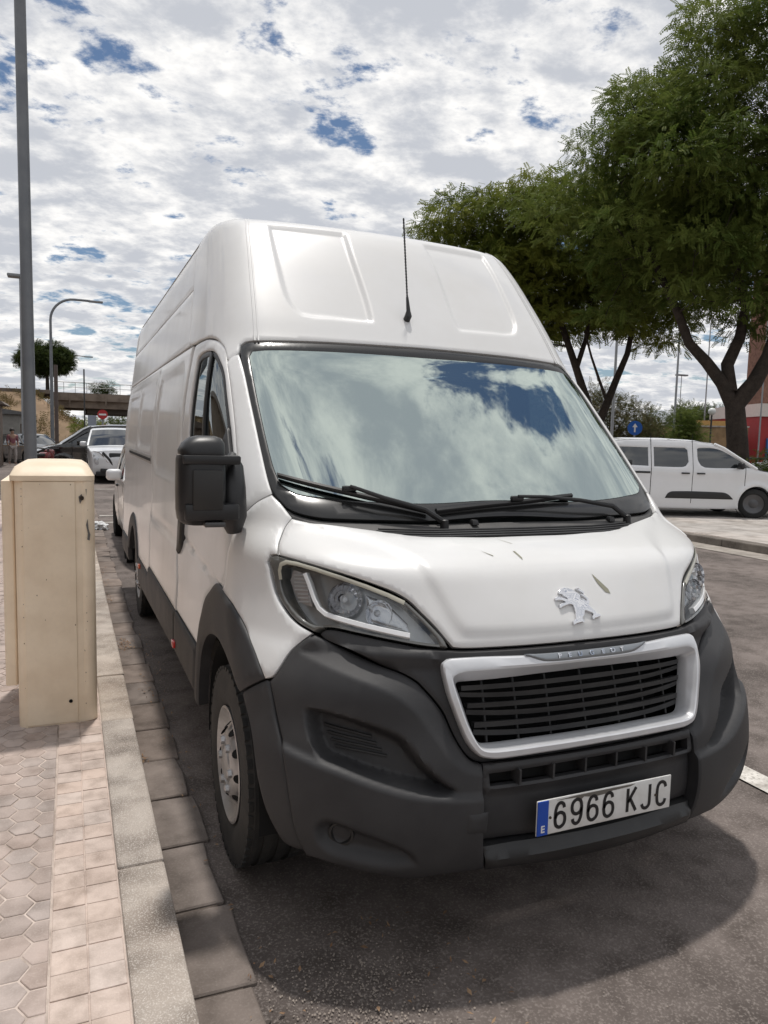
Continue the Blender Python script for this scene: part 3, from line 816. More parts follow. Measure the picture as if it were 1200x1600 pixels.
# sliding door rail
for sg in (-1, 1):
    k = (lambda l: mirror_loop(np.asarray(l))) if sg < 0 else (lambda l: np.asarray(l))
    r0 = panel('door_rail', vs, k(yz([(3.64, 1.435), (5.66, 1.450), (5.66, 1.395), (3.64, 1.375)])), mat('rail_grey', (.28, .27, .26), .4, var=.2), VAN, res=.06, off=.004, edge=.003, skirt=.02)
    strip_mesh('rail_channel', vs, k(yz([(3.68, 1.405), (5.62, 1.420)])), .020, .003, VOID, r0, base=.004)
# arch flares
fa = [(.50,.83),(.54,.86),(.60,.90),(.69,.945),(.77,.98),(.85,1.000),(1.01,1.020),(1.11,1.016),(1.23,.96),(1.33,.90),(1.39,.82),(1.43,.75),(1.465,.65),(1.49,.50),(1.50,.42),(1.43,.42),(1.40,.55),(1.36,.66),(1.28,.75),(1.18,.80),(1.05,.825),(.91,.825),(.76,.80),(.62,.752)]
both_raw('front_arch_flare', yz(fa), DARKPL, res=.02, bres=.014, off=.008, edge=.008, ring=.012, skirt=.05)
rf = [(4.98 + .60 * math.cos(a), .36 + .545 * math.sin(a)) for a in np.linspace(.32, math.pi - .32, 20)] + [(4.98 + .45 * math.cos(a), .36 + .43 * math.sin(a)) for a in np.linspace(math.pi - .40, .40, 20)]
both_raw('rear_arch_flare', yz(rf), DARKPL, res=.03, bres=.02, off=.010, edge=.008, ring=.012, skirt=.05)
for sg in (-1, 1):
    for (y, z, m_) in ((2.14, .505, REDM), (4.20, .565, AMBER)):
        c = vs(*yz([(y, z)])[0]); c[0] = sg * (abs(c[0]) + .012)
        MB().box(c, (.022, .07, .035)).build('side_marker', m_, VAN, bevel=.005)
# rear wall, underbody, inner liners
zb = np.linspace(.4, 2.66, 20); hw = row(zb)[:, 2]
MB().add([(s_ * w, 6.315, z) for z, w in zip(zb, hw) for s_ in (-1, 1)], [(2*i, 2*i+1, 2*i+3, 2*i+2) for i in range(19)]).build('rear_doors', PAINT, VAN)
MB().box((0, 3.5, .40), (1.60, 5.5, .16)).build('underbody', VOID, VAN)
aa = np.linspace(-.93 * AS, .93 * AS, 60); zr = np.linspace(.30, 1.22, 24)
G = np.stack(np.meshgrid(aa, zr), -1).reshape(-1, 2)
keep = surf_eval(vs, G, -.17)[0]
obj('inner_liner', keep, [(j * 60 + i, j * 60 + i + 1, (j + 1) * 60 + i + 1, (j + 1) * 60 + i) for j in range(23) for i in range(59)], VOID, VAN)
for sg in (-1, 1):
    for yc in (.95, 4.98):
        P = [(yc + .46 * math.cos(a), .36 + .46 * math.sin(a)) for a in np.linspace(-.1, math.pi + .1, 20)]
        MB().add([(sg * x, y, z) for (y, z) in P for x in (.60, .985)] + [(sg * .60, yc, .2)], [(2*i, 2*i+1, 2*i+3, 2*i+2) for i in range(19)] + [(2*i, 2*i+2, 40) for i in range(19)]).build('wheel_liner', VOID, VAN)

# -- wheels
HUB = mat('hubcap_silver', (.50, .50, .51), .32, metal=.75, col2=(.36, .35, .34), vscale=9, rvar=.15)
def wheel(parent, c, sg, r=.362, w=.215, rim=.208, steer=0, hub=HUB, name='wheel'):
    o = bpy.data.objects.new(name, None); COL.objects.link(o); o.parent = parent; o.location = c; o.rotation_euler = (0, 0, steer)
    h = w / 2
    prof = [(-h * .7, rim - .02), (-h * .92, rim + .02), (-h, rim + (r - rim) * .45), (-h * .93, r * .955), (-h * .78, r * .988)]
    for g in (-.5, 0, .5):
        prof += [(h * (g - .24), r), (h * (g - .10), r), (h * (g - .09), r - .008), (h * (g + .09) if g < .5 else h * .59, r - .008), (h * (g + .10), r)]
    prof += [(h * .78, r * .988), (h * .93, r * .955), (h, rim + (r - rim) * .45), (h * .92, rim + .02), (h * .7, rim - .02)]
    t = MB().lathe(prof, 56, 'x')
    for q in range(48):   # shoulder tread blocks
        a = q / 48 * 2 * math.pi
        rot = Matrix.Rotation(-a, 3, 'X')
        for s_ in (-1, 1):
            t.box(rot @ Vector((s_ * h * .84, 0, r * .975)), (h * .20, .030, r * .034), rot)
    t.build('tyre', RUBBER, o)
    s_ = sg
    k = MB().lathe([(s_ * h * .55, rim - .022), (s_ * h * .86, rim), (s_ * h * .93, rim + .004), (s_ * h * .95, rim - .004), (s_ * h * .80, rim - .020), (s_ * h * .62, rim - .045), (s_ * h * .60, rim - .055),
                    (s_ * h * .88, rim - .085), (s_ * h * .98, rim - .105), (s_ * h * .99, .075), (s_ * h * .90, .068), (s_ * h * 1.02, .055), (s_ * h * 1.04, .0)], 48, 'x')
    for q in range(6):
        a = q / 6 * 2 * math.pi
        k.lathe([(s_ * h * .97, .017), (s_ * h * 1.10, .014), (s_ * h * 1.13, .007), (s_ * h * 1.13, 0)], 10, 'x', (0, math.cos(a) * .088, math.sin(a) * .088))
    kk = k.build('hubcap', hub, o)
    for q in range(10):
        a = q / 10 * 2 * math.pi
        rr = rim - .066
        m_ = MB(); nseg = 12
        m_.add([(s_ * (h * .80 + .004 + .016 * math.cos(u) * -1), (rr + .013 * math.cos(u)) * math.cos(a) - .017 * math.sin(u) * math.sin(a), (rr + .013 * math.cos(u)) * math.sin(a) + .017 * math.sin(u) * math.cos(a)) for u in [2 * math.pi * i / nseg for i in range(nseg)]],
               [tuple(range(nseg))])
        m_.build('vent_hole', VOID, o, False)
    return o
for sg in (-1, 1):
    wheel(VAN, (sg * .895, .95, .362), sg)
    wheel(VAN, (sg * .885, 4.98, .362), sg)

# -- wing mirrors
MIRM = mat('mirror_black', (.009, .009, .010), .40, col2=(.015, .015, .016), vscale=5, bump=.05, bscale=500)
def rbox(name, c, d, m, parent, bev, rot=None, taper=1.0, seg=4):
    return MB().box(c, d, rot, taper).build(name, m, parent, True, 40, bev, seg)
for sg in (-1, 1):
    def hull(name, secs, m, parent):
        """stack of rounded rectangles (z, xc, yc, w, d, r)"""
        V = []; n = 24
        for (z, xc, yc, w, d, r) in secs:
            for k in range(n):
                a = 2 * math.pi * k / n; ca, sa = math.cos(a), math.sin(a); e = 2 / r
                V.append((sg * (xc + w / 2 * math.copysign(abs(ca) ** e, ca)), yc + d / 2 * math.copysign(abs(sa) ** e, sa), z))
        F = [(i * n + k, i * n + (k + 1) % n, (i + 1) * n + (k + 1) % n, (i + 1) * n + k) for i in range(len(secs) - 1) for k in range(n)]
        F += [tuple(range(n - 1, -1, -1)), tuple((len(secs) - 1) * n + k for k in range(n))]
        if sg < 0: F = [f[::-1] for f in F]
        return obj(name, V, F, m, parent, True, 50)
    M_ = hull('wing_mirror', [(1.275, 1.115, .855, .06, .06, 3), (1.28, 1.112, .855, .115, .10, 3.5), (1.295, 1.115, .855, .145, .135, 4), (1.33, 1.113, .852, .158, .150, 4), (1.40, 1.112, .85, .162, .152, 4), (1.50, 1.112, .85, .158, .150, 4), (1.512, 1.112, .85, .152, .146, 4)], MIRM, VAN)
    hull('mirror_cap', [(1.516, 1.110, .85, .148, .140, 4), (1.530, 1.110, .85, .150, .142, 4), (1.555, 1.104, .853, .138, .130, 3.5), (1.572, 1.098, .857, .110, .105, 3), (1.580, 1.094, .86, .06, .06, 2.5)], MIRM, M_)
    MB().box((sg * 1.10, .768, 1.40), (.10, .012, .135)).build('mirror_front_recess', mat('mirror_inset', (.020, .019, .018), .5, var=.2), M_, bevel=.005)
    MB().box((sg * 1.085, .815, 1.500), (.19, .094, .030)).build('mirror_arm', MIRM, M_, bevel=.006, seg=2)
    MB().box((sg * 1.085, .815, 1.325), (.18, .096, .055)).build('mirror_arm', MIRM, M_, bevel=.007, seg=2)
    MB().box((sg * 1.075, .795, 1.283), (.07, .05, .018)).build('repeater', mat('repeater_grey', (.06, .06, .06), .3, var=.1), M_, bevel=.005)
    mb = MB().tube([(sg * .992, .868, 1.245), (sg * 1.000, .860, 1.30), (sg * 1.002, .870, 1.40), (sg * .995, .90, 1.475), (sg * .985, .94, 1.515)], [.026, .050, .050, .040, .014], 18)
    mb.build('mirror_foot', MIRM, M_)
    MB().box((sg * 1.105, .927, 1.41), (.135, .004, .20)).build('mirror_glass', CHROME, M_)
    if sg > 0:   # driver's mirror is folded back against the door
        piv = Vector((1.0, .86, 0)); M_.matrix_local = Matrix.Translation(piv + Vector((.02, .40, 0))) @ Matrix.Rotation(R(84), 4, 'Z') @ Matrix.Translation(-piv)

# -- number plate
PL = MB().box((0, .034, .468), (.520, .006, .110)).build('licence_plate', mat('plate_white', (.74, .74, .73), .35, coat=.3, col2=(.60, .59, .56), vscale=14), VAN, bevel=.004)
MB().box((-.2395, .0300, .468), (.038, .003, .106)).build('plate_blue_band', mat('plate_blue', (.01, .07, .42), .35, coat=.3, var=.1), PL)
def text_mesh(txt, size, m, parent, loc, sx=1.0, off=0.0, ext=.0008, rx=R(90), name='lettering', rz=0.0, ry=0.0):
    cu = bpy.data.curves.new(name, 'FONT'); cu.body = txt; cu.size = size; cu.extrude = ext; cu.offset = off
    cu.align_x = 'CENTER'; cu.align_y = 'CENTER'; cu.resolution_u = 4
    t = bpy.data.objects.new(name, cu); COL.objects.link(t)
    dg = bpy.context.evaluated_depsgraph_get(); me = bpy.data.meshes.new_from_object(t.evaluated_get(dg))
    bpy.data.objects.remove(t); me.materials.clear(); me.materials.append(m)
    o = bpy.data.objects.new(name, me); COL.objects.link(o); o.parent = parent
    o.location = loc; o.rotation_euler = (rx, ry, rz); o.scale = (sx, 1, 1)
    return o
INK = mat('plate_ink', (.012, .012, .014), .4, var=.1)
text_mesh('E', .030, mat('plate_letter_white', (.75, .75, .75), .4, var=.05), PL, (-.2395, .0280, .434), name='country_letter', off=.0006)
G6 = [[(.47, .78), (.43, .92), (.29, 1.0), (.14, .93), (.05, .72), (.03, .45), (.03, .30), (.09, .09), (.27, .0), (.46, .10), (.52, .30), (.46, .51), (.28, .60), (.10, .53), (.035, .38)]]
GL = {'6': G6, '9': [[(.55 - x, 1 - y) for x, y in G6[0]]], 'K': [[(.06, 0), (.06, 1)], [(.50, 1), (.07, .40)], [(.19, .56), (.53, 0)]],
      'J': [[(.46, 1), (.46, .24), (.40, .07), (.26, .0), (.11, .05), (.03, .20)]], 'C': [[(.51, .76), (.45, .92), (.28, 1.0), (.11, .92), (.04, .70), (.04, .30), (.11, .08), (.28, 0), (.45, .08), (.51, .24)]]}
def stroke_glyph(paths, w, h, t):
    mb = MB()
    for P in paths:
        P = np.array(P) * np.array([w / .55, h])
        if len(P) > 2:
            Q = []
            for i in range(len(P) - 1):
                p0, p1, p2, p3 = P[max(i - 1, 0)], P[i], P[i + 1], P[min(i + 2, len(P) - 1)]
                for u in np.linspace(0, 1, 7)[:-1]: Q.append(.5 * (2 * p1 + (p2 - p0) * u + (2 * p0 - 5 * p1 + 4 * p2 - p3) * u * u + (3 * p1 - p0 - 3 * p2 + p3) * u ** 3))
            P = np.array(Q + [P[-1]])
        tn = np.gradient(P, axis=0); tn /= np.hypot(tn[:, 0], tn[:, 1])[:, None]; nn = np.stack([-tn[:, 1], tn[:, 0]], 1) * t / 2
        n = len(P); V = [(x - w / 2, 0, z - h / 2) for x, z in P + nn] + [(x - w / 2, 0, z - h / 2) for x, z in P - nn]
        V += [(x, -.0012, z) for x, _, z in V]
        F = [(2 * n + i, 2 * n + i + 1, 3 * n + i + 1, 3 * n + i) for i in range(n - 1)] + [(i, i + 1, 2 * n + i + 1, 2 * n + i) for i in range(n - 1)] + [(n + i + 1, n + i, 3 * n + i, 3 * n + i + 1) for i in range(n - 1)]
        mb.add(V, F)
    return mb
for ch, x in zip('6966KJC', (-.176, -.115, -.054, .007, .098, .158, .220)):
    o = stroke_glyph(GL[ch], .040, .077, .0105).build('plate_character', INK, PL, False); o.location = (x, .0308, .468)
for x in (-.212, .196):
    MB().lathe([(0, .0045), (-.003, .004), (-.003, 0)], 10, 'y', (x, .031, .466)).build('plate_screw', mat('screw_brown', (.09, .07, .05), .5, metal=.5, var=.2), PL)
# torn dirt film along the top of the plate
MB().prism([(-.19, .048), (-.12, .045), (-.105, .031), (-.09, .043), (-.05, .036), (0, .038), (.02, .043), (.09, .045), (.11, .0505), (.02, .0515), (-.12, .0515)], .0006, (0, .0306, .468), (1, 0, 0), (0, 0, 1), (0, -1, 0)).build('plate_dirt', mat('plate_grime', (.16, .145, .125), .8, var=.3), PL, False)
# -- nose emblem and maker's lettering
def hood_pts(pts):   # emblem drawing units (x right, y down, 7.5 per cm-ish) -> hood surface
    return pts
E5 = lambda l: np.array([((x - 425) * .000262 + .0 , 1.106 - (y - 155) * .000262) for x, y in l])
lion = [(275,190),(300,165),(340,155),(385,165),(420,190),(450,225),(478,262),(462,300),(482,322),(520,370),(545,410),(570,450),(590,490),(622,510),(610,540),(527,540),(527,510),(550,485),(470,430),(445,480),(425,500),(433,548),(332,552),(332,515),(370,495),(385,430),(385,350),(340,335),(290,345),(240,350),(240,322),(270,308),(325,308),(290,285),(222,264),(215,242),(240,228),(300,250),(352,285),(345,262),(322,242),(310,215),(285,208)]
tail = [(474,300),(500,318),(520,342),(530,320),(500,278),(484,264),(492,254),(512,270),(549,318),(546,350),(525,388),(496,350)]
tuft = [(455,185),(480,178),(500,205),(532,252),(515,258),(490,225),(470,205)]
# perspective of the drawing: stretch sideways to true proportions
def true_prop(l):
    q = E5(l); q[:, 0] = q[:, 0] * .90; q[:, 1] = q[:, 1] + q[:, 0] * .16; return q
EMB = panel('lion_emblem', vs, true_prop(lion), CHROME, VAN, res=.02, bres=.004, off=.017, edge=.003, ring=.0034, skirt=.010, corner=24)
for q in (tail, tuft):
    panel('emblem_tail', vs, true_prop(q), CHROME, EMB, res=.02, bres=.004, off=.017, edge=.003, ring=.0034, skirt=.010, corner=24)
for i, ch in enumerate('PEUGEOT'):
    a = (-.078 + i * .026) * 1.0; c, nv = surf_eval(vs, np.array([[a, .9165]]), .0165); nv = nv[0]
    text_mesh(ch, .020, CHROME, BADGE, c[0], sx=1.15, off=.0003, ext=.001, rx=R(90) - math.asin(max(-1, min(1, nv[2]))) , name='badge_letter', rz=math.atan2(nv[0], -nv[1]))
# paint chips on the bonnet
CHIP = mat('bare_primer', (.30, .29, .22), .7, var=.2)
for l in ([(1.10,.117),(1.128,.100),(1.112,.099),(1.083,.127),(1.075,.137)],):
    pass
def chip(c, pts): 
    panel('paint_chip', vs, np.array([(c[0] + x, c[1] + y) for x, y in pts]), CHIP, HOOD, res=.02, bres=.01, off=.0075, edge=0, skirt=0, corner=20)
chip((.085, 1.105), [(-.016, .036), (-.008, .024), (.016, -.012), (.018, -.026), (.004, -.020), (-.010, .008)])
chip((-.085, 1.198), [(-.006, .010), (0, .010), (.002, -.006), (-.002, -.012)])
chip((-.17, 1.206), [(-.014, .006), (.010, -.006), (.008, -.008), (-.008, .002)])
chip((-.08, 1.232), [(-.016, .006), (.012, -.006), (.014, -.008), (-.004, .0)])
# -- cab interior
DASH = mat('dashboard_grey', (.022, .023, .024), .7, col2=(.05, .05, .052), vscale=6, bump=.1, bscale=300)
SEATM = mat('seat_fabric', (.045, .047, .052), .9, col2=(.07, .072, .08), vscale=40, bump=.2, bscale=200)
mb = MB(); A_ = np.linspace(-.62 * AS, .62 * AS, 31)
rws = [surf_eval(vs, np.stack([A_, np.full(31, z)], 1), -d)[0] for z, d in ((1.305, .012), (1.32, .10))]
r2 = rws[1].copy(); r2[:, 1] += .38; r2[:, 2] = 1.375 - .03 * (A_ / .8) ** 2; r3 = r2.copy(); r3[:, 1] += .04; r3[:, 2] -= .35
rws[0][:, 2] -= .02; rws += [r2, r3]
obj('dashboard', np.vstack(rws), [(r_ * 31 + i, r_ * 31 + i + 1, (r_ + 1) * 31 + i + 1, (r_ + 1) * 31 + i) for r_ in range(3) for i in range(30)], DASH, VAN)
for x in (-.60, -.22, .50):
    s_ = rbox('seat', (x, 1.95, 1.02), (.44 if x != -.22 else .40, .50, .16), SEATM, VAN, .05)
    rbox('seat_back', (x, 2.13, 1.40), (.44 if x != -.22 else .40, .14, .62), SEATM, s_, .05, Matrix.Rotation(R(-10), 3, 'X'))
    rbox('headrest', (x, 2.19, 1.80), (.26, .10, .18), SEATM, s_, .04)
ring_ = [(.50 + .20 * math.cos(a), 1.36 + .10 * math.sin(a) , 1.36 + .17 * math.sin(a)) for a in np.linspace(0, 2 * math.pi, 33)]
SW = MB().tube(ring_, .015, 8, False).build('steering_wheel', DASH, VAN)
MB().tube([(.5, 1.36, 1.36), (.5, 1.20, 1.22)], .05, 10).build('steering_hub', DASH, SW)
MB().box((0, 2.30, 1.30), (1.80, .04, 1.3)).build('bulkhead', DASH, VAN)
MB().box((0, 1.98, 1.985), (1.62, .62, .02)).build('headliner', mat('headliner_grey', (.10, .10, .10), .9, var=.1), VAN)
MB().box((0, 1.6, .74), (1.86, 1.5, .05)).build('cab_floor', VOID, VAN)
# crumpled tissue wad lying on the dash by the screen
rnd = random.Random(4)
bm = bmesh.new(); bmesh.ops.create_icosphere(bm, subdivisions=3, radius=.065)
for v in bm.verts: v.co *= .75 + .5 * rnd.random(); v.co.z *= .55
me = bpy.data.meshes.new('tissue_wad'); bm.to_mesh(me); bm.free(); me.materials.append(mat('tissue_white', (.8, .82, .8), .9, var=.15))
tw = bpy.data.objects.new('tissue_wad', me); COL.objects.link(tw); tw.location = (-.71, 1.10, 1.412)
tag(tw, 'crumpled pale tissue lying on the dashboard behind the windscreen of the big white van', 'tissue')

# ------------------------------------------------------------------ ground, kerbs, pavements
def ground_mat(name, c1, c2, c3, s1=.35, s2=9., s3=160., rough=.92, bump=.35, speck=.5, stain=.62, rand=0.0):
    """three scales of mottling: broad stains, patches, aggregate"""
    m = bpy.data.materials.new(name); m.use_nodes = True
    nt = m.node_tree; b = nt.nodes['Principled BSDF']; b.inputs['Roughness'].default_value = rough
    b.inputs['Specular IOR Level'].default_value = .3
    geo = nt.nodes.new('ShaderNodeNewGeometry')
    def noise(sc, det, lo, hi, dist=0):
        n = nt.nodes.new('ShaderNodeTexNoise'); n.inputs['Scale'].default_value = sc; n.inputs['Detail'].default_value = det
        n.inputs['Distortion'].default_value = dist
        nt.links.new(geo.outputs['Position'], n.inputs['Vector'])
        r_ = nt.nodes.new('ShaderNodeMapRange'); r_.inputs['From Min'].default_value = lo; r_.inputs['From Max'].default_value = hi
        nt.links.new(n.outputs['Fac'], r_.inputs['Value']); return r_.outputs[0], n
    a, _ = noise(s1, 5, .38, .66, .4); b_, _ = noise(s2, 8, .42, .70); c, cn = noise(s3, 3, .50, .74)
    m1 = nt.nodes.new('ShaderNodeMixRGB'); m1.inputs['Color1'].default_value = (*c1, 1); m1.inputs['Color2'].default_value = (*c2, 1)
    nt.links.new(a, m1.inputs['Fac'])
    m2 = nt.nodes.new('ShaderNodeMixRGB'); m2.blend_type = 'MULTIPLY'; m2.inputs['Color2'].default_value = (stain, stain * .975, stain * .95, 1)
    nt.links.new(b_, m2.inputs['Fac']); nt.links.new(m1.outputs[0], m2.inputs['Color1'])
    m3 = nt.nodes.new('ShaderNodeMixRGB'); m3.inputs['Color2'].default_value = (*c3, 1)
    sp = nt.nodes.new('ShaderNodeMath'); sp.operation = 'MULTIPLY'; sp.inputs[1].default_value = speck
    nt.links.new(c, sp.inputs[0]); nt.links.new(sp.outputs[0], m3.inputs['Fac']); nt.links.new(m2.outputs[0], m3.inputs['Color1'])
    fin = m3.outputs[0]
    if rand:
        oi = nt.nodes.new('ShaderNodeObjectInfo'); hs = nt.nodes.new('ShaderNodeHueSaturation')
        mr = nt.nodes.new('ShaderNodeMapRange'); mr.inputs['To Min'].default_value = 1 - rand; mr.inputs['To Max'].default_value = 1 + rand
        nt.links.new(oi.outputs['Random'], mr.inputs['Value']); nt.links.new(mr.outputs[0], hs.inputs['Value']); nt.links.new(fin, hs.inputs['Color'])
        m4 = nt.nodes.new('ShaderNodeMath'); m4.operation = 'MULTIPLY_ADD'; m4.inputs[1].default_value = 7.13; m4.inputs[2].default_value = 0
        fr_ = nt.nodes.new('ShaderNodeMath'); fr_.operation = 'FRACT'; nt.links.new(oi.outputs['Random'], m4.inputs[0]); nt.links.new(m4.outputs[0], fr_.inputs[0])
        m5 = nt.nodes.new('ShaderNodeMapRange'); m5.inputs['To Min'].default_value = .80; m5.inputs['To Max'].default_value = 1.05
        nt.links.new(fr_.outputs[0], m5.inputs['Value']); nt.links.new(m5.outputs[0], hs.inputs['Saturation']); fin = hs.outputs[0]
    nt.links.new(fin, b.inputs['Base Color'])
    bp = nt.nodes.new('ShaderNodeBump'); bp.inputs['Strength'].default_value = bump; bp.inputs['Distance'].default_value = .012
    nt.links.new(cn.outputs['Fac'], bp.inputs['Height']); nt.links.new(bp.outputs[0], b.inputs['Normal'])
    MATS[name] = m
    return m
ASPH = ground_mat('worn_asphalt', (.190, .160, .146), (.095, .079, .071), (.38, .335, .305), .8, 6., 130., speck=.45, stain=.55)
GUT = ground_mat('gutter_stone', (.255, .207, .178), (.165, .133, .114), (.34, .295, .26), 1.6, 7., 120., speck=.2, bump=.2, rand=.12, stain=.55)
GRAN = ground_mat('granite', (.50, .435, .375), (.33, .272, .226), (.72, .66, .60), 2.6, 6., 210., speck=.75, bump=.35, stain=.52, rand=.05)
TILE = ground_mat('pink_grey_tile', (.60, .490, .425), (.51, .410, .355), (.68, .58, .52), 3.5, 14., 150., speck=.28, bump=.18, stain=.68, rand=.035)
HEXM = ground_mat('hex_tile', (.50, .402, .355), (.40, .332, .298), (.58, .50, .45), 2.6, 9., 150., speck=.25, bump=.15, stain=.66, rand=.07)
MORT = ground_mat('mortar', (.62, .53, .47), (.42, .345, .30), (.66, .58, .52), 3., 15., 120., speck=.3)
CONC = ground_mat('pale_concrete', (.46, .42, .385), (.36, .33, .30), (.54, .50, .47), .6, 4., 70., speck=.25, rand=.06)
WPAINT = ground_mat('worn_white_paint', (.72, .69, .64), (.52, .49, .45), (.20, .18, .16), 3., 18., 60., speck=.7)

road = tag(obj('road', [(-600, -600, -.004), (900, -600, -.004), (900, 900, -.004), (-600, 900, -.004)], [(0, 1, 2, 3)], ASPH, None, False), kind='structure')
def sheet(name, x0, x1, y0, y1, z, m, parent=None):
    return obj(name, [(x0, y0, z), (x1, y0, z), (x1, y1, z), (x0, y1, z)], [(0, 1, 2, 3)], m, parent, False)
def block(name, x0, x1, y0, y1, z0, z1, m, parent=None, bev=.006, top=0.0):
    o = MB().box(((x0 + x1) / 2, (y0 + y1) / 2, (z0 + z1) / 2), (x1 - x0, y1 - y0, z1 - z0)).build(name, m, parent, True, 14, bev, 2)
    return o
rng = random.Random(11)
# near pavement: mortar bed with tiles set on it
PZ = .100
pav = block('pavement', -5.2, -1.245, -6.0, 16.0, -.05, PZ - .006, MORT, None, 0)
tag(pav, kind='structure')
KERB_X0, KERB_X1 = -1.392, -1.236
ys = [-6, -4.8, -3.6, -2.4, -1.2, -.25, .83, 2.22, 2.98, 4.0, 5.05, 6.1, 7.2, 8.2, 9.2, 10.3, 11.4, 12.5, 13.6, 14.8, 16.0]
kerb = obj('kerb', [(-1.38, -6, 0.05), (-1.25, -6, .05), (-1.25, 16, .05), (-1.38, 16, .05)], [(0, 1, 2, 3)], MORT, None, False); tag(kerb, kind='structure')
for a, b in zip(ys[:-1], ys[1:]):
    o = block('kerb_stone', KERB_X0, KERB_X1 + rng.uniform(-.003, .003), a + .003, b - .003, -.03, PZ + .004 + rng.uniform(-.002, .003), GRAN, kerb, .010)
gut = sheet('gutter', -1.24, -1.085, -6, 16, .0, ground_mat('gutter_joint', (.13, .105, .09), (.08, .065, .055), (.2, .17, .15), 3., 15., 120., speck=.3)); tag(gut, kind='structure')
y = -6.14
while y < 15.8:
    x1 = -1.052 + rng.uniform(-.012, .012)
    L_ = .40
    z1 = .010 + rng.uniform(-.002, .004)
    bm = bmesh.new()
    a0, a1 = -1.230, x1
    pts = []
    for (xx, yy) in ((a0, y + .006), (a1, y + .006 + rng.uniform(-.006, .010)), (a1 + rng.uniform(-.012, .01), y + L_ * .6), (a1 + rng.uniform(-.008, .008), y + L_ - .006 + rng.uniform(-.008, .004)), (a0, y + L_ - .006)):
        pts.append((xx, yy))
    MB().prism(pts, .035, (0, 0, z1 - .035), (1, 0, 0), (0, 1, 0), (0, 0, 1)).build('gutter_stone', GUT, gut, True, 14, .005, 1)
    y += L_
# tactile strip: two pads side by side, 0.1 m pitch
strip = sheet('tile_strip', -1.592, -1.394, -6, 16, PZ - .004, TILE); tag(strip, kind='structure')
pad_me = []
for v in range(4):
    bm = bmesh.new()
    w, l, h = .0468 + rng.uniform(-.0006, .0006), .0482, .0045
    n_ = 5
    V = []
    MBp = MB().box((0, 0, h / 2), (w * 2, l * 2, h))
    o = MBp.build('paving_pad', TILE, None, True, 14, .0022, 2)
    pad_me.append(o.data); bpy.data.objects.remove(o)
cnt = 0
for i in range(-8, 58):
    yc = .268 + i * .1 - .05
    for xc in (-1.543, -1.445):
        if -.6 < yc < 5.6:
            o = bpy.data.objects.new('paving_pad', pad_me[rng.randrange(4)]); COL.objects.link(o); o.parent = strip
            # two rows make one tile: the seam between tiles is wider
            o.location = (xc, yc + (.0008 if i % 2 else -.0008), PZ - .0050 + rng.uniform(-.0008, .0008)); cnt += 1
# hexagonal pavers
rad = .1 / math.sqrt(3)
def hexpoly(cx, cy, k=1.0): return [(cx + k * rad * math.cos(R(60 * q)), cy + k * rad * math.sin(R(60 * q))) for q in range(6)]
def clip_x(poly, xm):
    out = []
    for (x1, y1), (x2, y2) in zip(poly, poly[1:] + poly[:1]):
        if x1 <= xm: out.append((x1, y1))
        if (x1 <= xm) != (x2 <= xm):
            t = (xm - x1) / (x2 - x1); out.append((xm, y1 + t * (y2 - y1)))
    return out
hexbed = sheet('hex_paving', -5.2, -1.596, -6, 16, PZ - .003, MORT); tag(hexbed, kind='structure')
h_me = None
far = MB()
for c in range(0, 42):
    cx = -1.612 - c * .0866
    for r_ in range(-20, 120):
        cy = .283 + r_ * .1 + (.05 if c % 2 else 0)
        P = clip_x(hexpoly(cx, cy, .935), -1.598)
        if len(P) < 3: continue
        near = (c <= 6 and -.15 < cy < 3.1)
        z0 = PZ - .006; hgt = .0055 + rng.uniform(-.0012, .0018)
        if near:
            if c == 0:
                MB().prism(P, hgt, (0, 0, z0), (1, 0, 0), (0, 1, 0), (0, 0, 1)).build('hex_paver', HEXM, hexbed, True, 14, .0018, 1)
            else:
                if h_me is None:
                    o = MB().prism(hexpoly(0, 0, .935), .0055, (0, 0, 0), (1, 0, 0), (0, 1, 0), (0, 0, 1)).build('hex_paver', HEXM, None, True, 14, .0018, 1)
                    h_me = o.data; bpy.data.objects.remove(o)
                o = bpy.data.objects.new('hex_paver', h_me); COL.objects.link(o); o.parent = hexbed
                o.location = (cx, cy, z0 + rng.uniform(-.001, .0015)); o.rotation_euler = (rng.uniform(-.008, .008), rng.uniform(-.008, .008), rng.choice([0, 1, 2, 3, 4, 5]) * R(60))
        elif cy < 11.5:
            far.prism(P, hgt, (0, 0, z0), (1, 0, 0), (0, 1, 0), (0, 0, 1))
fo_ = far.build('far_hex_pavers', HEXM, hexbed, False); tag(fo_, kind='stuff')
# painted line beside the van, parking marks behind it
tag(sheet('parking_line', 1.42, 1.565, -3.0, 40.0, .0045, WPAINT), kind='structure')
for i, (y0, w) in enumerate(((13.3, .12), (12.15, .10), (20.6, .12))):
    tag(sheet('parking_mark', -1.02, 1.40, y0, y0 + w, .0045, WPAINT), kind='structure')
# far pavement on the right
rp = tag(block('right_pavement', 8.42, 19.0, -30, 60, -.05, .12, CONC, None, 0), kind='structure')
tag(sheet('edge_strip', 7.70, 8.22, -30, 60, .003, ground_mat('dusty_edge', (.40, .365, .32), (.30, .27, .24), (.45, .41, .37), 1.2, 6., 90.)), kind='structure')
rk = sheet('right_kerb', 8.21, 8.43, -30, 60, .004, MORT); tag(rk, kind='structure')
for i in range(-6, 22):
    block('kerb_stone', 8.215, 8.425, i + .006, i + 1 - .006, -.02, .125 + rng.uniform(-.004, .004), ground_mat('old_kerb', (.21, .185, .16), (.13, .115, .10), (.30, .27, .24), 1.5, 6., 90.) if 'old_kerb' not in MATS else MATS['old_kerb'], rk, .018)
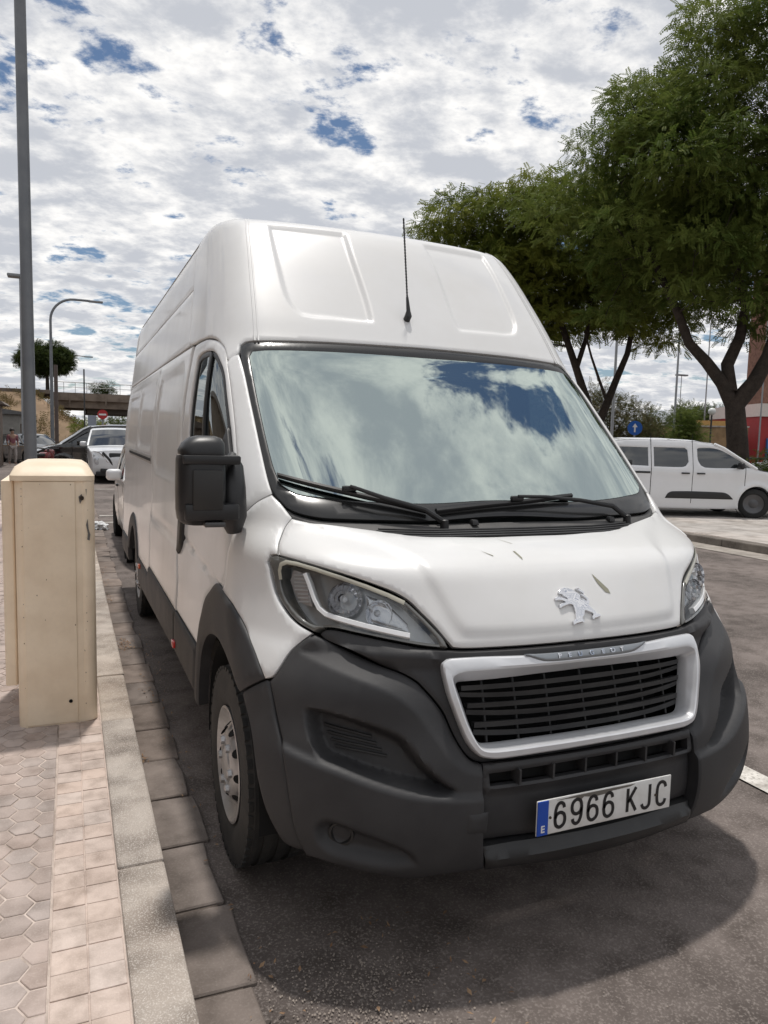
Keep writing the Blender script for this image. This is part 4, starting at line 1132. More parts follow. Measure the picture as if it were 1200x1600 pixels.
# joints between the pavement slabs
pv = sheet('paving_slabs', 8.43, 18.9, 1, 24, .121, MORT); tag(pv, kind='structure')
s_me = None
for i in range(18):
    for j in range(38):
        if s_me is None:
            o = MB().box((0, 0, .004), (.585, .585, .012)).build('slab', CONC, None, True, 14, .004, 1); s_me = o.data; bpy.data.objects.remove(o)
        x, yy = 8.75 + i * .6, 1.5 + j * .6
        if i < 10 and 4 < yy < 16:
            o = bpy.data.objects.new('slab', s_me); COL.objects.link(o); o.parent = pv
            o.location = (x, yy, .120 + rng.uniform(-.002, .002))
# dry leaves and litter in the gutter
LEAF = mat('dry_leaf', (.16, .085, .045), .9, col2=(.30, .20, .12), vscale=20)
V = []; lp = []
def scatter(cx, cy, rx, ry, n_, z=.013):
    for _ in range(n_):
        x = rng.gauss(cx, rx); yy = rng.gauss(cy, ry); a = rng.random() * 6.28; L_ = rng.uniform(.004, .013); w = L_ * rng.uniform(.25, .6)
        ca, sa = math.cos(a), math.sin(a); b0 = len(V); zz_ = z + rng.random() * .012
        for u, v_, dz in ((-L_, 0, 0), (0, -w, .004), (L_, 0, rng.uniform(0, .012)), (0, w, .004)):
            V.append((x + u * ca - v_ * sa, yy + u * sa + v_ * ca, zz_ + dz))
        lp.extend([b0, b0 + 1, b0 + 2, b0 + 3])
for (cx, cy, rx, ry, n_) in ((-1.17, 3.95, .03, .10, 130), (-1.20, 5.6, .02, .15, 50), (-1.215, 1.86, .012, .04, 16), (-1.05, 1.6, .03, 1.2, 60), (-1.02, 3.2, .03, .9, 60), (-1.19, 6.8, .03, .4, 40), (-1.10, 2.9, .03, .1, 26)):
    scatter(cx, cy, rx, ry, n_)
for k in range(90):
    scatter(rng.uniform(-1.03, -.35), rng.uniform(-.35, .45), .01, .01, 1, .002)
GV = []; GL_ = []
for k in range(900):   # pale grit left on the asphalt in front of the wheel
    x = rng.gauss(-.78, .13); yy = rng.gauss(.10, .12); q = rng.uniform(.0015, .005); a = rng.random() * 6.28; b0 = len(GV)
    for w_ in range(3): GV.append((x + q * math.cos(a + 2.1 * w_), yy + q * math.sin(a + 2.1 * w_), .001))
    GV.append((x, yy, .001 + q)); GL_ += [b0, b0 + 1, b0 + 3, b0 + 1, b0 + 2, b0 + 3, b0 + 2, b0, b0 + 3]
for k in range(700):
    x = rng.uniform(-1.0, 1.6); yy = rng.uniform(-.6, .9); q = rng.uniform(.001, .003); a = rng.random() * 6.28; b0 = len(GV)
    for w_ in range(3): GV.append((x + q * math.cos(a + 2.1 * w_), yy + q * math.sin(a + 2.1 * w_), .001))
    GV.append((x, yy, .001 + q)); GL_ += [b0, b0 + 1, b0 + 3, b0 + 1, b0 + 2, b0 + 3, b0 + 2, b0, b0 + 3]
tag(fast_mesh('grit', np.array(GV), np.array(GL_), 3, mat('pale_grit', (.34, .29, .25), .9, var=.4)), 'pale grit scattered on the asphalt in front of the van', 'grit', kind='stuff')
lo = fast_mesh('dry_leaf_litter', np.array(V), np.array(lp), 4, LEAF); tag(lo, 'brown dry leaf litter gathered along the gutter stones beside the van', 'leaf litter', kind='stuff')
# white plastic bag on the gutter
bm = bmesh.new(); bmesh.ops.create_icosphere(bm, subdivisions=3, radius=.16); rr = random.Random(8)
for v in bm.verts: v.co *= .7 + .5 * rr.random(); v.co.z = max(v.co.z * .6, -.04)
me = bpy.data.meshes.new('plastic_bag'); bm.to_mesh(me); bm.free(); me.materials.append(mat('bag_white', (.78, .79, .80), .4, var=.15))
o = bpy.data.objects.new('plastic_bag', me); COL.objects.link(o); o.location = (-1.12, 11.2, .05)
tag(o, 'crumpled white plastic bag lying in the gutter behind the cabinet', 'bag')

# ------------------------------------------------------------------ cream utility cabinet
CAB = thing('utility_cabinet', 'weathered cream metal utility cabinet on the pavement beside the van', 'utility cabinet', (-1.6, 2.6, PZ))
CREAM = ground_mat('cream_enamel', (.88, .755, .585), (.84, .705, .535), (.66, .56, .45), 1.6, 7., 60., rough=.45, bump=.04, speck=.12, stain=.90)
def cab_hull(name, secs, m, parent, n=8):
    """secs: (z, x0, x1, y0, y1, r) rounded rectangles"""
    V = []; cnt_ = 0
    for (z, x0, x1, y0, y1, r_) in secs:
        P = []
        for (cx, cy, a0) in ((x1 - r_, y0 + r_, -90), (x1 - r_, y1 - r_, 0), (x0 + r_, y1 - r_, 90), (x0 + r_, y0 + r_, 180)):
            for k in range(n + 1):
                a = R(a0 + 90 * k / n); P.append((cx + r_ * math.cos(a), cy + r_ * math.sin(a), z))
        V += P; cnt_ = len(P)
    F = [(i * cnt_ + k, i * cnt_ + (k + 1) % cnt_, (i + 1) * cnt_ + (k + 1) % cnt_, (i + 1) * cnt_ + k) for i in range(len(secs) - 1) for k in range(cnt_)]
    F += [tuple(range(cnt_ - 1, -1, -1)), tuple((len(secs) - 1) * cnt_ + k for k in range(cnt_))]
    return obj(name, [(v[0] + 1.6, v[1] - 2.6, v[2] - PZ) for v in V], F, m, parent, True, 30)
cab_hull('cabinet_body', [(.09, -1.775, -1.412, 2.26, 2.98, .05), (1.345, -1.775, -1.415, 2.27, 2.98, .05)], CREAM, CAB)
cab_hull('cabinet_top', [(1.340, -1.795, -1.408, 2.262, 3.0, .052), (1.365, -1.795, -1.408, 2.262, 3.0, .052), (1.405, -1.775, -1.430, 2.30, 2.97, .05), (1.425, -1.74, -1.460, 2.36, 2.93, .05), (1.430, -1.70, -1.50, 2.42, 2.88, .045)], CREAM, CAB)
cab_hull('cabinet_door', [(.30, -1.835, -1.778, 2.34, 2.95, .015), (1.335, -1.835, -1.778, 2.34, 2.95, .015)], CREAM, CAB)
cab_hull('end_panel', [(.11, -1.738, -1.500, 2.2535, 2.275, .004), (1.335, -1.738, -1.500, 2.262, 2.28, .004)], CREAM, CAB)
cab_hull('corner_trim', [(.105, -1.492, -1.408, 2.2550, 2.36, .042), (1.338, -1.492, -1.410, 2.2650, 2.36, .042)], CREAM, CAB)
for (x, z, r_, m_) in ((-1.535, .218, .009, VOID), (-1.470, 1.255, .011, mat('rust_hole', (.05, .035, .025), .9, var=.4))):
    MB().lathe([(0, r_), (-.003, r_), (-.003, 0)], 12, 'y', (x + 1.6, 2.2515 - 2.6, z - PZ)).build('drill_hole', m_, CAB)
SCR = mat('bare_metal_scrape', (.20, .19, .18), .5, metal=.4, var=.4)
for pts in ([(-1.452, 1.12), (-1.444, 1.15), (-1.440, 1.10), (-1.432, 1.07), (-1.436, 1.04), (-1.447, 1.045), (-1.444, 1.075)], [(-1.485, 1.262), (-1.470, 1.275), (-1.464, 1.255), (-1.478, 1.225), (-1.482, 1.24)], [(-1.452, 1.30), (-1.449, 1.265), (-1.447, 1.30)]):
    MB().prism([(x + 1.6, z - PZ) for x, z in pts], .0015, (0, 2.2545 - 2.6 if pts[0][0] > -1.46 else 2.2605 - 2.6, 0), (1, 0, 0), (0, 0, 1), (0, -1, 0)).build('paint_scrape', SCR, CAB, False)

for k in range(30):   # chipped enamel along the edges and spots on the end face
    z = rng.uniform(.15, 1.33); x = rng.choice([-1.742, -1.497, -1.495, rng.uniform(-1.73, -1.50), rng.uniform(-1.73, -1.50)]); q = rng.uniform(.0010, .0030)
    yf = 2.2535 + (z - .11) * .0070 - .0006
    if x > -1.4985: yf = 2.2550 + (z - .105) * .0082 - .0004; x = rng.uniform(-1.47, -1.44)
    n_ = rng.randint(5, 7); MB().prism([(x + 1.6 + q * rng.uniform(.5, 1.2) * math.cos(6.283 * i / n_), z - PZ + q * rng.uniform(.6, 2.0) * math.sin(6.283 * i / n_)) for i in range(n_)], .0010, (0, yf - 2.6, 0), (1, 0, 0), (0, 0, 1), (0, -1, 0)).build('paint_chip', mat('rust_speck', (.22, .16, .10), .9, var=.4) if k % 4 else SCR, CAB, False)
# ------------------------------------------------------------------ poles, lamps and signs
POLE = mat('painted_steel_grey', (.13, .14, .155), .5, metal=.2, col2=(.17, .18, .19), vscale=2.5)
GALV = mat('galvanised_steel', (.30, .31, .32), .5, metal=.4, var=.15, vscale=4)
def pole(name, label, cat, base, h, r0, r1, arm=None, head=None, lean=(0, 0), m=GALV):
    T = thing(name, label, cat, base)
    MB().tube([(lean[0] * t, lean[1] * t, h * t) for t in np.linspace(0, 1, 6)], [r0 + (r1 - r0) * t for t in np.linspace(0, 1, 6)], 16).build('pole', m, T)
    MB().lathe([(0, r0 * 1.7), (.03, r0 * 1.7), (.05, r0 * 1.15), (.05, 0)], 16, 'z').build('base_plate', m, T)
    if arm: MB().tube(arm, .055, 8).build('arm', m, T)
    if head:
        c, d = head
        MB().box(c, d).build('lamp_head', mat('lamp_head_grey', (.22, .23, .24), .45, var=.1), T, bevel=min(d) * .3)
    return T
pole('street_lamp', 'tall thick blue-grey lamp post standing behind the cream cabinet', 'lamp post', (-2.12, 11.75, PZ), 13.5, .098, .075, lean=(-.03, .0), m=POLE)
T = thing('street_lamp', 'slim lamp post with curved arm reaching right over the far road', 'lamp post', (-2.40, 42.4, 0))
MB().tube([(0, 0, z) for z in np.linspace(0, 7.6, 5)] + [(1.2 - 1.2 * math.cos(a), 0, 7.6 + 1.2 * math.sin(a)) for a in np.linspace(.2, math.pi / 2, 9)] + [(2.0, 0, 8.80)], list(np.linspace(.11, .065, 5)) + [.065] * 10, 10).build('pole', POLE, T)
MB().box((2.28, 0, 8.78), (.75, .26, .10)).build('lamp_head', mat('lamp_head_grey', (.22, .23, .24), .45, var=.1), T, bevel=.03)
MB().lathe([(0, .2), (.03, .2), (.05, .13), (.05, 0)], 16, 'z').build('base_plate', POLE, T)
pole('street_lamp', 'far lamp post with flat lamp head seen left of the thick post', 'lamp post', (-3.75, 41.2, 0), 9.5, .10, .06, head=((-.10, 0, 9.52), (1.0, .6, .16)), m=GALV)
pole('street_lamp', 'small distant lamp with thin arm behind the round pine', 'lamp post', (-3.3, 92, 5.0), 4.5, .09, .05, arm=[(0, 0, 4.2), (1.2, 0, 5.3), (2.6, 0, 5.6), (3.6, 0, 5.5)], head=((3.9, 0, 5.5), (1.0, .3, .12)))
pole('sign_post', 'short brown post beside the curved lamp in front of the embankment', 'post', (-2.05, 33.5, 0), 4.5, .08, .08, m=mat('brown_post', (.10, .075, .065), .7, var=.2))
pole('sign_post', 'thin dark post standing in front of the bridge', 'post', (-.55, 55, 0), 6.1, .05, .05, m=mat('dark_post', (.03, .03, .03), .6, var=.1))
def disc_sign(name, label, base, zc, r_, m, mark, h, post_m=GALV, face=None):
    T = thing(name, label, 'road sign', base, rz=face if face is not None else 0)
    MB().tube([(0, .06, 0), (0, .06, h)], .04, 8).build('post', post_m, T)
    MB().lathe([(.02, 0), (.02, r_), (-.01, r_), (-.01, 0)], 28, 'y', (0, 0, zc)).build('sign_disc', m, T)
    mark(T, zc)
    return T
SRED = mat('sign_red', (.42, .012, .015), .4, var=.1); SWHI = mat('sign_white', (.72, .72, .72), .4, var=.05); SBLU = mat('sign_blue', (.01, .10, .42), .4, var=.1)
disc_sign('road_sign', 'round red no entry sign with white bar beside the van roof', (-.20, 32.8, 0), 2.42, .21, SRED, lambda T, z: MB().box((0, -.014, z), (.30, .01, .07)).build('white_bar', SWHI, T), 2.5)
o = MB().box((-.62, 33.2, 2.15), (.34, .05, .46)).build('back_of_sign', mat('sign_back_grey', (.28, .32, .38), .5, var=.1), None); tag(o, 'small blue-grey sign panel left of the red no entry sign', 'sign')
MB().tube([(0, 0, 0), (0, 0, 2.0)], .03, 6).build('post', GALV, o).location = (-.62, 33.25, 0)
def arrow(T, z):
    MB().prism([(-.035, -.20), (.035, -.20), (.035, .04), (.12, .04), (0, .22), (-.12, .04), (-.035, .04)], .006, (0, -.012, z), (1, 0, 0), (0, 0, 1), (0, -1, 0)).build('arrow', SWHI, T, False)
disc_sign('road_sign', 'round blue sign with white upward arrow above the white people carrier', (23.34, 26.0, 0), 2.50, .34, SBLU, arrow, 2.6, face=-R(40))

# ------------------------------------------------------------------ embankment, bridge, far left
EARTH = ground_mat('dry_embankment', (.30, .205, .135), (.22, .155, .095), (.17, .13, .075), .10, .6, 6., speck=.6, bump=.6)
def terrain(name, fn, x0, x1, y0, y1, nx, ny, m):
    X, Y = np.meshgrid(np.linspace(x0, x1, nx), np.linspace(y0, y1, ny)); Z = fn(X, Y)
    V = np.stack([X.ravel(), Y.ravel(), Z.ravel()], 1)
    F = [(j * nx + i, j * nx + i + 1, (j + 1) * nx + i + 1, (j + 1) * nx + i) for j in range(ny - 1) for i in range(nx - 1)]
    return tag(obj(name, V, F, m, None, True, 0), kind='structure')
def emb_z(X, Y):
    nz = .35 * np.sin(X * .9 + Y * .31) * np.cos(Y * .7 - X * .2) + .18 * np.sin(X * 2.3 + 1) * np.sin(Y * 1.9)
    top = 5.35
    s1 = np.clip((Y - 60) / 13.0, 0, 1)
    s2 = np.clip((2.2 - X) / 7.0, 0, 1)
    return top * np.minimum(s1, s2) + nz * np.minimum(s1, s2) * (1 - np.minimum(s1, s2) * .8) - .02
terrain('embankment', emb_z, -60, 3.0, 59, 92, 130, 60, EARTH)
BCON = ground_mat('bridge_concrete', (.20, .165, .135), (.14, .115, .095), (.27, .23, .20), .3, 1.5, 20., speck=.3)
BR = thing('road_bridge', 'brown concrete road bridge with metal railing crossing behind the parked cars', 'bridge', (10, 76, 0))
MB().box((0, 3, 4.35), (26, 9, .75)).build('deck', BCON, BR)
MB().box((0, -1.7, 5.02), (26, .35, .72)).build('parapet', BCON, BR)
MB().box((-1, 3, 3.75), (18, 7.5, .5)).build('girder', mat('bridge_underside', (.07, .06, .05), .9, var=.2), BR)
for k in range(8): MB().box((-11.5 + k * 3.2, -1.9, 4.70), (.12, .06, 1.25)).build('parapet_rib', BCON, BR)
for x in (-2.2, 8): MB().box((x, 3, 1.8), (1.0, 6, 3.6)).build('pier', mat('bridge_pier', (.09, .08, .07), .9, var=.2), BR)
RAIL = mat('rail_steel', (.22, .22, .22), .5, metal=.4, var=.1)
rl = MB().tube([(-13, -1.7, 6.35), (13, -1.7, 6.35)], .035, 6).tube([(-13, -1.7, 5.9), (13, -1.7, 5.9)], .022, 6).build('railing', RAIL, BR)
for k in range(27): MB().tube([(-13 + k, -1.7, 5.35), (-13 + k, -1.7, 6.35)], .022, 6).build('rail_post', RAIL, rl)
tag(block('bridge_road', -60, -2.9, 72.5, 84, 5.1, 5.45, BCON, None, .02), kind='structure')
# stalls at the far left
def kiosk(label, c, d, col, roofc):
    T = thing('kiosk', label, 'kiosk', (c[0], c[1], 0))
    MB().box((0, 0, d[2] / 2), d).build('wall', mat('kiosk_' + label[:6], col, .8, var=.2), T, bevel=.02)
    MB().prism([(-d[0] / 2 - .25, d[2]), (d[0] / 2 + .35, d[2]), (d[0] / 2 + .2, d[2] + .14), (0, d[2] + .38), (-d[0] / 2 - .2, d[2] + .14)], d[1] + .4, (0, d[1] / 2 + .2, 0), (1, 0, 0), (0, 0, 1), (0, -1, 0)).build('roof', mat('kroof_' + label[:6], roofc, .7, var=.2), T)
    MB().box((d[0] / 2 + .02, -d[1] * .15, 1.0), (.05, d[1] * .4, 2.0)).build('door', mat('kdoor', (.12, .09, .07), .7, var=.2), T)
    return T
kiosk('brown panelled street kiosk at the left edge behind the cabinet', (-5.75, 36.0, 0), (2.6, 3.0, 2.75), (.17, .125, .095), (.14, .11, .09))
kiosk('grey street kiosk with dark canopy behind the brown kiosk', (-5.5, 44.0, 0), (3.0, 3.2, 2.5), (.24, .23, .21), (.12, .12, .12))
# buildings that line the near pavement, out of frame on the left (seen mirrored in the van's flank)
BW = ground_mat('beige_render', (.36, .295, .235), (.31, .25, .20), (.40, .34, .28), .3, 2., 40., speck=.2)
BL = thing('beige_building', 'low beige building mirrored in the side of the big van', 'building', (-11.5, 6, 0))
MB().box((0, 0, 2.6), (6, 46, 5.2)).build('wall', BW, BL)
MB().box((0, 0, 5.3), (6.4, 46.4, .3)).build('roof', CONC, BL)
for k in range(9):
    w_ = MB().box((3.02, -20 + k * 5, 1.9), (.08, 2.0, 1.8)).build('window', mat('shop_frame', (.06, .06, .06), .5, var=.1), BL)
    MB().box((3.07, -20 + k * 5, 1.9), (.02, 1.84, 1.64)).build('pane', mat('shop_glass', (.03, .035, .04), .08, coat=1, var=.1), w_)

# ------------------------------------------------------------------ right background
WALLM = ground_mat('sandstone_wall', (.33, .22, .12), (.26, .18, .105), (.22, .17, .11), .5, 2., 12., speck=.5, bump=.5)
AXR = Vector((.918, -.395, 0)); AXF = Vector((.395, .918, 0))
def site(right, away, z=0.0):
    """ground point in metres along and across the view axis of the street"""
    p = Vector((-1.52, -1.69, 0)) + AXF * away + AXR * right; return (p.x, p.y, z)
def wall_between(name, a, b, h, t, m, label, cat):
    a, b = Vector(a), Vector(b); d = b - a; L_ = d.length; ang = math.atan2(d.y, d.x)
    T = thing(name, label, cat, a, rz=ang)
    MB().box((L_ / 2, 0, h / 2), (L_, t, h)).build('wall', m, T)
    MB().box((L_ / 2, 0, h + .04), (L_ + .1, t + .12, .10)).build('coping', CONC, T)
    return T
wall_between('stone_wall', site(17.29, 52), site(24.50, 50), 3.1, .5, WALLM, 'rough sand-coloured stone wall between the bushes and the red shop', 'wall')
RB = thing('red_shop', 'red and white flat-roofed shop building behind the right tree', 'building', site(30.96, 58), rz=-R(23))
rm = mat('shop_red', (.34, .022, .022), .6, var=.15, vscale=1.5)
MB().box((-6.4, 0, 1.5), (2.5, 6, 3.05)).build('annex_wall', mat('shop_front_red', (.45, .02, .04), .6, var=.15), RB)
MB().box((-6.3, -3.1, 3.38), (3.2, .4, .62)).build('ochre_fascia', mat('ochre_board', (.50, .29, .09), .6, var=.15), RB)
MB().box((3.4, 1, 2.05), (13.2, 8, 4.1)).build('main_wall', rm, RB)
MB().box((3.4, 1, 4.58), (13.4, 8.4, .95)).build('upper_band', mat('shop_white', (.62, .58, .53), .7, var=.1), RB)
MB().box((-5.4, -3.1, 1.5), (1.0, .3, 2.6)).build('shop_window', mat('shop_dark', (.02, .02, .025), .1, coat=.8, var=.1), RB)
MB().box((-6.4, -3.15, 1.5), (.25, .3, 3.0)).build('column', mat('shop_col', (.5, .42, .33), .7, var=.1), RB)
MB().box((-1.4, -3.1, 1.3), (2.4, .2, 2.4)).build('blue_panel', mat('shop_blue', (.03, .13, .32), .5, var=.1), RB)
sg_ = MB().box((.3, -3.15, 3.55), (2.6, .15, .95)).build('shop_sign', mat('sign_board', (.60, .66, .70), .5, var=.05), RB)
text_mesh('A L D', .62, mat('sign_ink', (.12, .22, .34), .5, var=.1), sg_, (.3, -3.24, 3.55), name='sign_lettering', off=.01)
TB = thing('brick_building', 'tall brown brick apartment block at the right edge behind the tree', 'building', site(49.2, 78), rz=-R(23))
MB().box((5.4, 6, 11), (22, 12, 22)).build('wall', ground_mat('brown_brick', (.26, .135, .095), (.20, .105, .078), (.32, .2, .15), .3, 3., 30., speck=.2), TB)
MB().box((5.4, 6, 22.2), (22.6, 12.6, .5)).build('roof', CONC, TB)
for fl in range(6):
    for k in range(5):
        w_ = MB().box((-3.2 + k * 4.2, -.05, 5.6 + fl * 3), (1.7, .16, 1.6)).build('window', SWHI, TB)
        MB().box((-3.2 + k * 4.2, -.14, 5.6 + fl * 3), (1.45, .06, 1.35)).build('pane', mat('flat_glass', (.05, .06, .07), .1, coat=1, var=.2), w_)
        MB().box((-3.2 + k * 4.2, -.3, 4.7 + fl * 3), (2.1, .5, .12)).build('sill', CONC, w_)
for (lat, dep, h, lab, r_) in ((19.5, 50, 14.0, 'tall thin lamp post rising through the gap right of the second tree', .085), (26.7, 62, 12.0, 'thin lamp post between the round tree and the right trunk', .07), (30.9, 78, 9.2, 'distant lamp post with flat head beside the taller post', .06), (23.3, 46, 9.5, 'thin grey post in front of the red shop', .055), (12.25, 40, 12.0, 'lamp post partly hidden beside the second trunk', .09)):
    b = site(lat, dep)
    pole('street_lamp', lab, 'lamp post', b, h, r_, r_ * .6, head=((.0, 0, h + .05), (1.4, .5, .16)) if 'flat head' in lab else None)
GL = thing('street_lamp', 'small globe lamp on a dark post in front of the red shop', 'lamp post', site(19.37, 44))
MB().tube([(0, 0, 0), (0, 0, 3.6)], .05, 8).build('pole', mat('dark_post', (.03, .03, .03)), GL)
MB().lathe([(3.6 + .22 - .22 * math.cos(a), .22 * math.sin(a)) for a in np.linspace(0, math.pi, 10)], 16, 'z').build('globe', mat('opal_globe', (.62, .64, .62), .3, var=.05), GL)
# low dark railing behind the people carrier
FN = thing('metal_railing', 'low dark metal railing behind the white people carrier', 'railing', site(12.34, 30), rz=-R(23.3))
FM = mat('railing_black', (.02, .02, .022), .5, var=.1)
MB().tube([(0, 0, 1.25), (9, 0, 1.25)], .045, 6).build('top_rail', FM, FN)
MB().tube([(0, 0, .75), (9, 0, .75)], .02, 6).build('lower_rail', FM, FN)
for k in range(8): MB().tube([(.5 + k * 1.15, 0, 0), (.5 + k * 1.15, 0, 1.25)], .03, 6).build('rail_post', FM, FN)

# ------------------------------------------------------------------ other vehicles
CGLASS = mat('car_glass_dark', (.018, .022, .024), .04, coat=1, var=.15, spec=.8)
CBLACK = mat('car_black_trim', (.015, .015, .016), .45, var=.15)
CRIM = mat('car_rim', (.11, .11, .115), .4, metal=.6, var=.2)
CTYRE = mat('car_tyre', (.018, .018, .018), .8, var=.2)
CLAMP = mat('car_lamp', (.55, .57, .60), .12, coat=1, metal=.4, var=.1)
CPLATE = mat('car_plate', (.70, .70, .70), .4, var=.05)
def make_car(label, cat, loc, rz, paint, P, detail=2, group=None, name='parked_car'):
    """P: profile list front-bottom -> over the top -> rear-bottom as (u, z); u=0 at the front axle, forward positive"""
    T = thing(name, label, cat, loc, rz, group)
    prof = P['profile']; W = P['W']; zb = P['belt']; zr = max(z for u, z in prof)
    us = [u for u, z in prof]; uf, ur = max(us), min(us); uc, ul = (uf + ur) / 2, (uf - ur) / 2
    tum = P.get('tum', .17)
    def wid(u, z):
        u = np.asarray(u, float); z = np.asarray(z, float)
        k = 1 - .16 * np.clip(np.abs((u - uc) / ul), 0, 1.02) ** 5
        lo = 1 - .05 * np.clip((.55 - z) / .35, 0, 1) ** 1.5
        hi = 1 - tum * np.clip((z - zb) / (zr - zb), 0, 1) ** 1.15
        sh = .012 * np.exp(-((z - zb + .10) / .10) ** 2)
        return (W + sh) * k * lo * hi
    def sR(a, z): return np.stack([a, -wid(a, z), z + 0 * a], -1)
    def sL(a, z): return np.stack([-a, wid(-a, z), z + 0 * a], -1)
    r = P.get('r', .31); wb = P['wb']
    # side outline with wheel arches
    top = list(prof)
    def arch(c, n=10):
        ra = r + .055
        return [(c + ra * math.cos(a), max(.20, r + ra * math.sin(a))) for a in np.linspace(R(205), -R(25), n)] if False else [(c + ra * math.cos(a), r + ra * math.sin(a)) for a in np.linspace(math.pi + .30, -.30, n)]
    bot = [(ur + .12, .22)] + arch(-wb) + [(-wb + r + .25, .19), (-r - .30, .19)] + arch(0) + [(uf - .06, .22)]
    outline = np.array(top + bot)
    holes = [np.array(w) for w in P['windows']]
    for sd, S in (('r', sR), ('l', sL)):
        k = (lambda l: np.asarray(l, float)) if sd == 'r' else (lambda l: np.asarray(l, float) * np.array([-1, 1]))
        def off(Q, sd=sd):
            u = Q[:, 0] if sd == 'r' else -Q[:, 0]
            o_ = 0
            for (uu, z0, z1) in P.get('seams', []):
                o_ = o_ - .010 * sstep(.014, .004, np.abs(u - uu)) * (Q[:, 1] > z0) * (Q[:, 1] < z1)
            for c in (0, -wb):
                d = np.hypot(u - c, Q[:, 1] - r); o_ = o_ + .018 * sstep(r + .16, r + .10, d)
            return o_ + 0 * u
        panel('body_side', S, k(outline), paint, T, res=.05 if detail > 1 else .09, bres=.035 if detail > 1 else .07, edge=.012, ring=.02, skirt=.05, holes=[k(h) for h in holes] if detail > 0 else (), offf=off, corner=28)
        if detail > 0:
            for h in holes:
                panel('side_window', S, k(ZB(h, 1.02)), CGLASS, T, res=.08, off=-.018, edge=0, skirt=0)
            for tr in P.get('trims', []):
                panel('side_trim', S, k(tr), CBLACK, T, res=.06, off=.012, edge=.006, ring=.01, skirt=.02)
            for (uu, z0, z1) in P.get('seams', []):
                strip_mesh('door_gap', S, k([(uu, z0 + .02), (uu, z1 - .02)]), .012, .002, VOID, T, res=.05, base=-.001)
            for (u, z) in P.get('handles', []):
                c = S(np.array([u if sd == 'r' else -u]), np.array([z]))[0]
                MB().box((c[0], c[1] * 1.012, c[2]), (.17, .035, .032)).build('door_handle', P.get('handle_m', CBLACK), T, bevel=.008)
    # skin across the top, cut into bonnet, windscreen, roof and tail
    ny = 15; t = np.linspace(-1, 1, ny)
    def across(u, z, j):
        w = float(wid(u, z)); nose = sstep(uf - .7, uf, u) if u > 0 else sstep(ur + .5, ur, u) * -1
        crown = .045 * (1 - t ** 2) * (1 if z > .9 else .25)
        return np.stack([u + nose * .13 * (1 - np.abs(t) ** 2.5) + (P.get('wsbow', .10) * (1 - t ** 2) if P['ws'][0] <= j <= P['ws'][1] else 0), t * w * .999, z + crown], 1)
    d = []; 
    fine = []
    for j in range(len(prof) - 1):
        a, b = prof[j], prof[j + 1]
        for q in range(4): fine.append((j + q / 4, a[0] + (b[0] - a[0]) * q / 4, a[1] + (b[1] - a[1]) * q / 4))
    fine.append((len(prof) - 1, *prof[-1]))
    rows = [(j, across(u, z, j)) for j, u, z in fine]
    def skin(nm, j0, j1, m, inset=0.0):
        rr = [q for j, q in rows if j0 - 1e-6 <= j <= j1 + 1e-6]
        V = np.vstack(rr); n_ = len(rr)
        F = [(i * ny + k, i * ny + k + 1, (i + 1) * ny + k + 1, (i + 1) * ny + k) for i in range(n_ - 1) for k in range(ny - 1)]
        F = [f[::-1] for f in F]
        return obj(nm, V, F, m, T, True, 40)
    w0, w1 = P['ws']; r0, r1 = P['rw']
    skin('front_end', 0, w0, paint)
    skin('windscreen', w0, w1, CGLASS)
    skin('roof', w1, r0, paint)
    skin('rear_window', r0, r1, CGLASS)
    skin('tail', r1, len(prof) - 1, paint)
    for sd in (-1, 1):   # windscreen pillars
        pts = [(u, sd * float(wid(u, z)) * .995, z + .004) for j, u, z in fine if w0 <= j <= w1]
        MB().tube(pts, .032, 6).build('pillar', paint, T)
    MB().box((uc, 0, .30), (ul * 1.85, W * 1.6, .20)).build('underbody', VOID, T)
    # wheels
    for c in (0, -wb):
        for sd in (-1, 1):
            wh = bpy.data.objects.new('wheel', None); COL.objects.link(wh); wh.parent = T; wh.location = (c, sd * (W - .10), r)
            if c == 0: wh.rotation_euler = (0, 0, P.get('steer', 0))
            h = .10
            MB().lathe([(-h * .8, r * .62), (-h, r * .7), (-h, r * .9), (-h * .8, r), (h * .8, r), (h, r * .9), (h, r * .7), (h * .8, r * .62)], 28, 'y').build('tyre', CTYRE, wh)
            mb = MB().lathe([(sd * h * .5, r * .60), (sd * h * .85, r * .64), (sd * h * .7, r * .55), (sd * h * .55, r * .3), (sd * h * .75, r * .16), (sd * h * .75, 0)], 28, 'y')
            mb.build('rim', CRIM, wh)
            MB().lathe([(-.11, r + .04), (.02, r + .05)], 20, 'y').build('arch_liner', VOID, wh)
    # lamps, plate, grille
    zf = P.get('zlamp', .72)
    for sd in (-1, 1):
        u = np.interp(zf, [z for _, z in prof[:w0 + 1]], [q for q, _ in prof[:w0 + 1]]) if False else uf - .10
        MB().box((u + .03, sd * W * .66, zf), (.14, W * .34, .16)).build('headlight', CLAMP, T, bevel=.03)
        MB().box((ur + .03, sd * W * .80, P.get('ztail', .95)), (.10, .16, .34)).build('tail_light', REDM, T, bevel=.03)
    MB().box((uf + .10, 0, .42), (.02, .52, .11)).build('licence_plate', CPLATE, T)
    MB().box((uf + .06, 0, .62), (.08, W * .9, .16)).build('grille', CBLACK, T, bevel=.03)
    MB().box((uf + .02, 0, .28), (.16, W * 1.5, .14)).build('front_bumper', P.get('bump_m', CBLACK), T, bevel=.03)
    if detail > 0:
        for sd in (-1, 1):
            u, z = P.get('mirror', (-.55, zb + .10)); w = float(wid(u, z))
            mm = MB().box((u, sd * (w + .13), z), (.10, .20, .15)).build('door_mirror', P.get('mir_m', paint), T, bevel=.05, seg=4)
            MB().box((u, sd * (w + .02), z - .04), (.06, .10, .04)).build('mirror_stalk', CBLACK, mm)
    return T
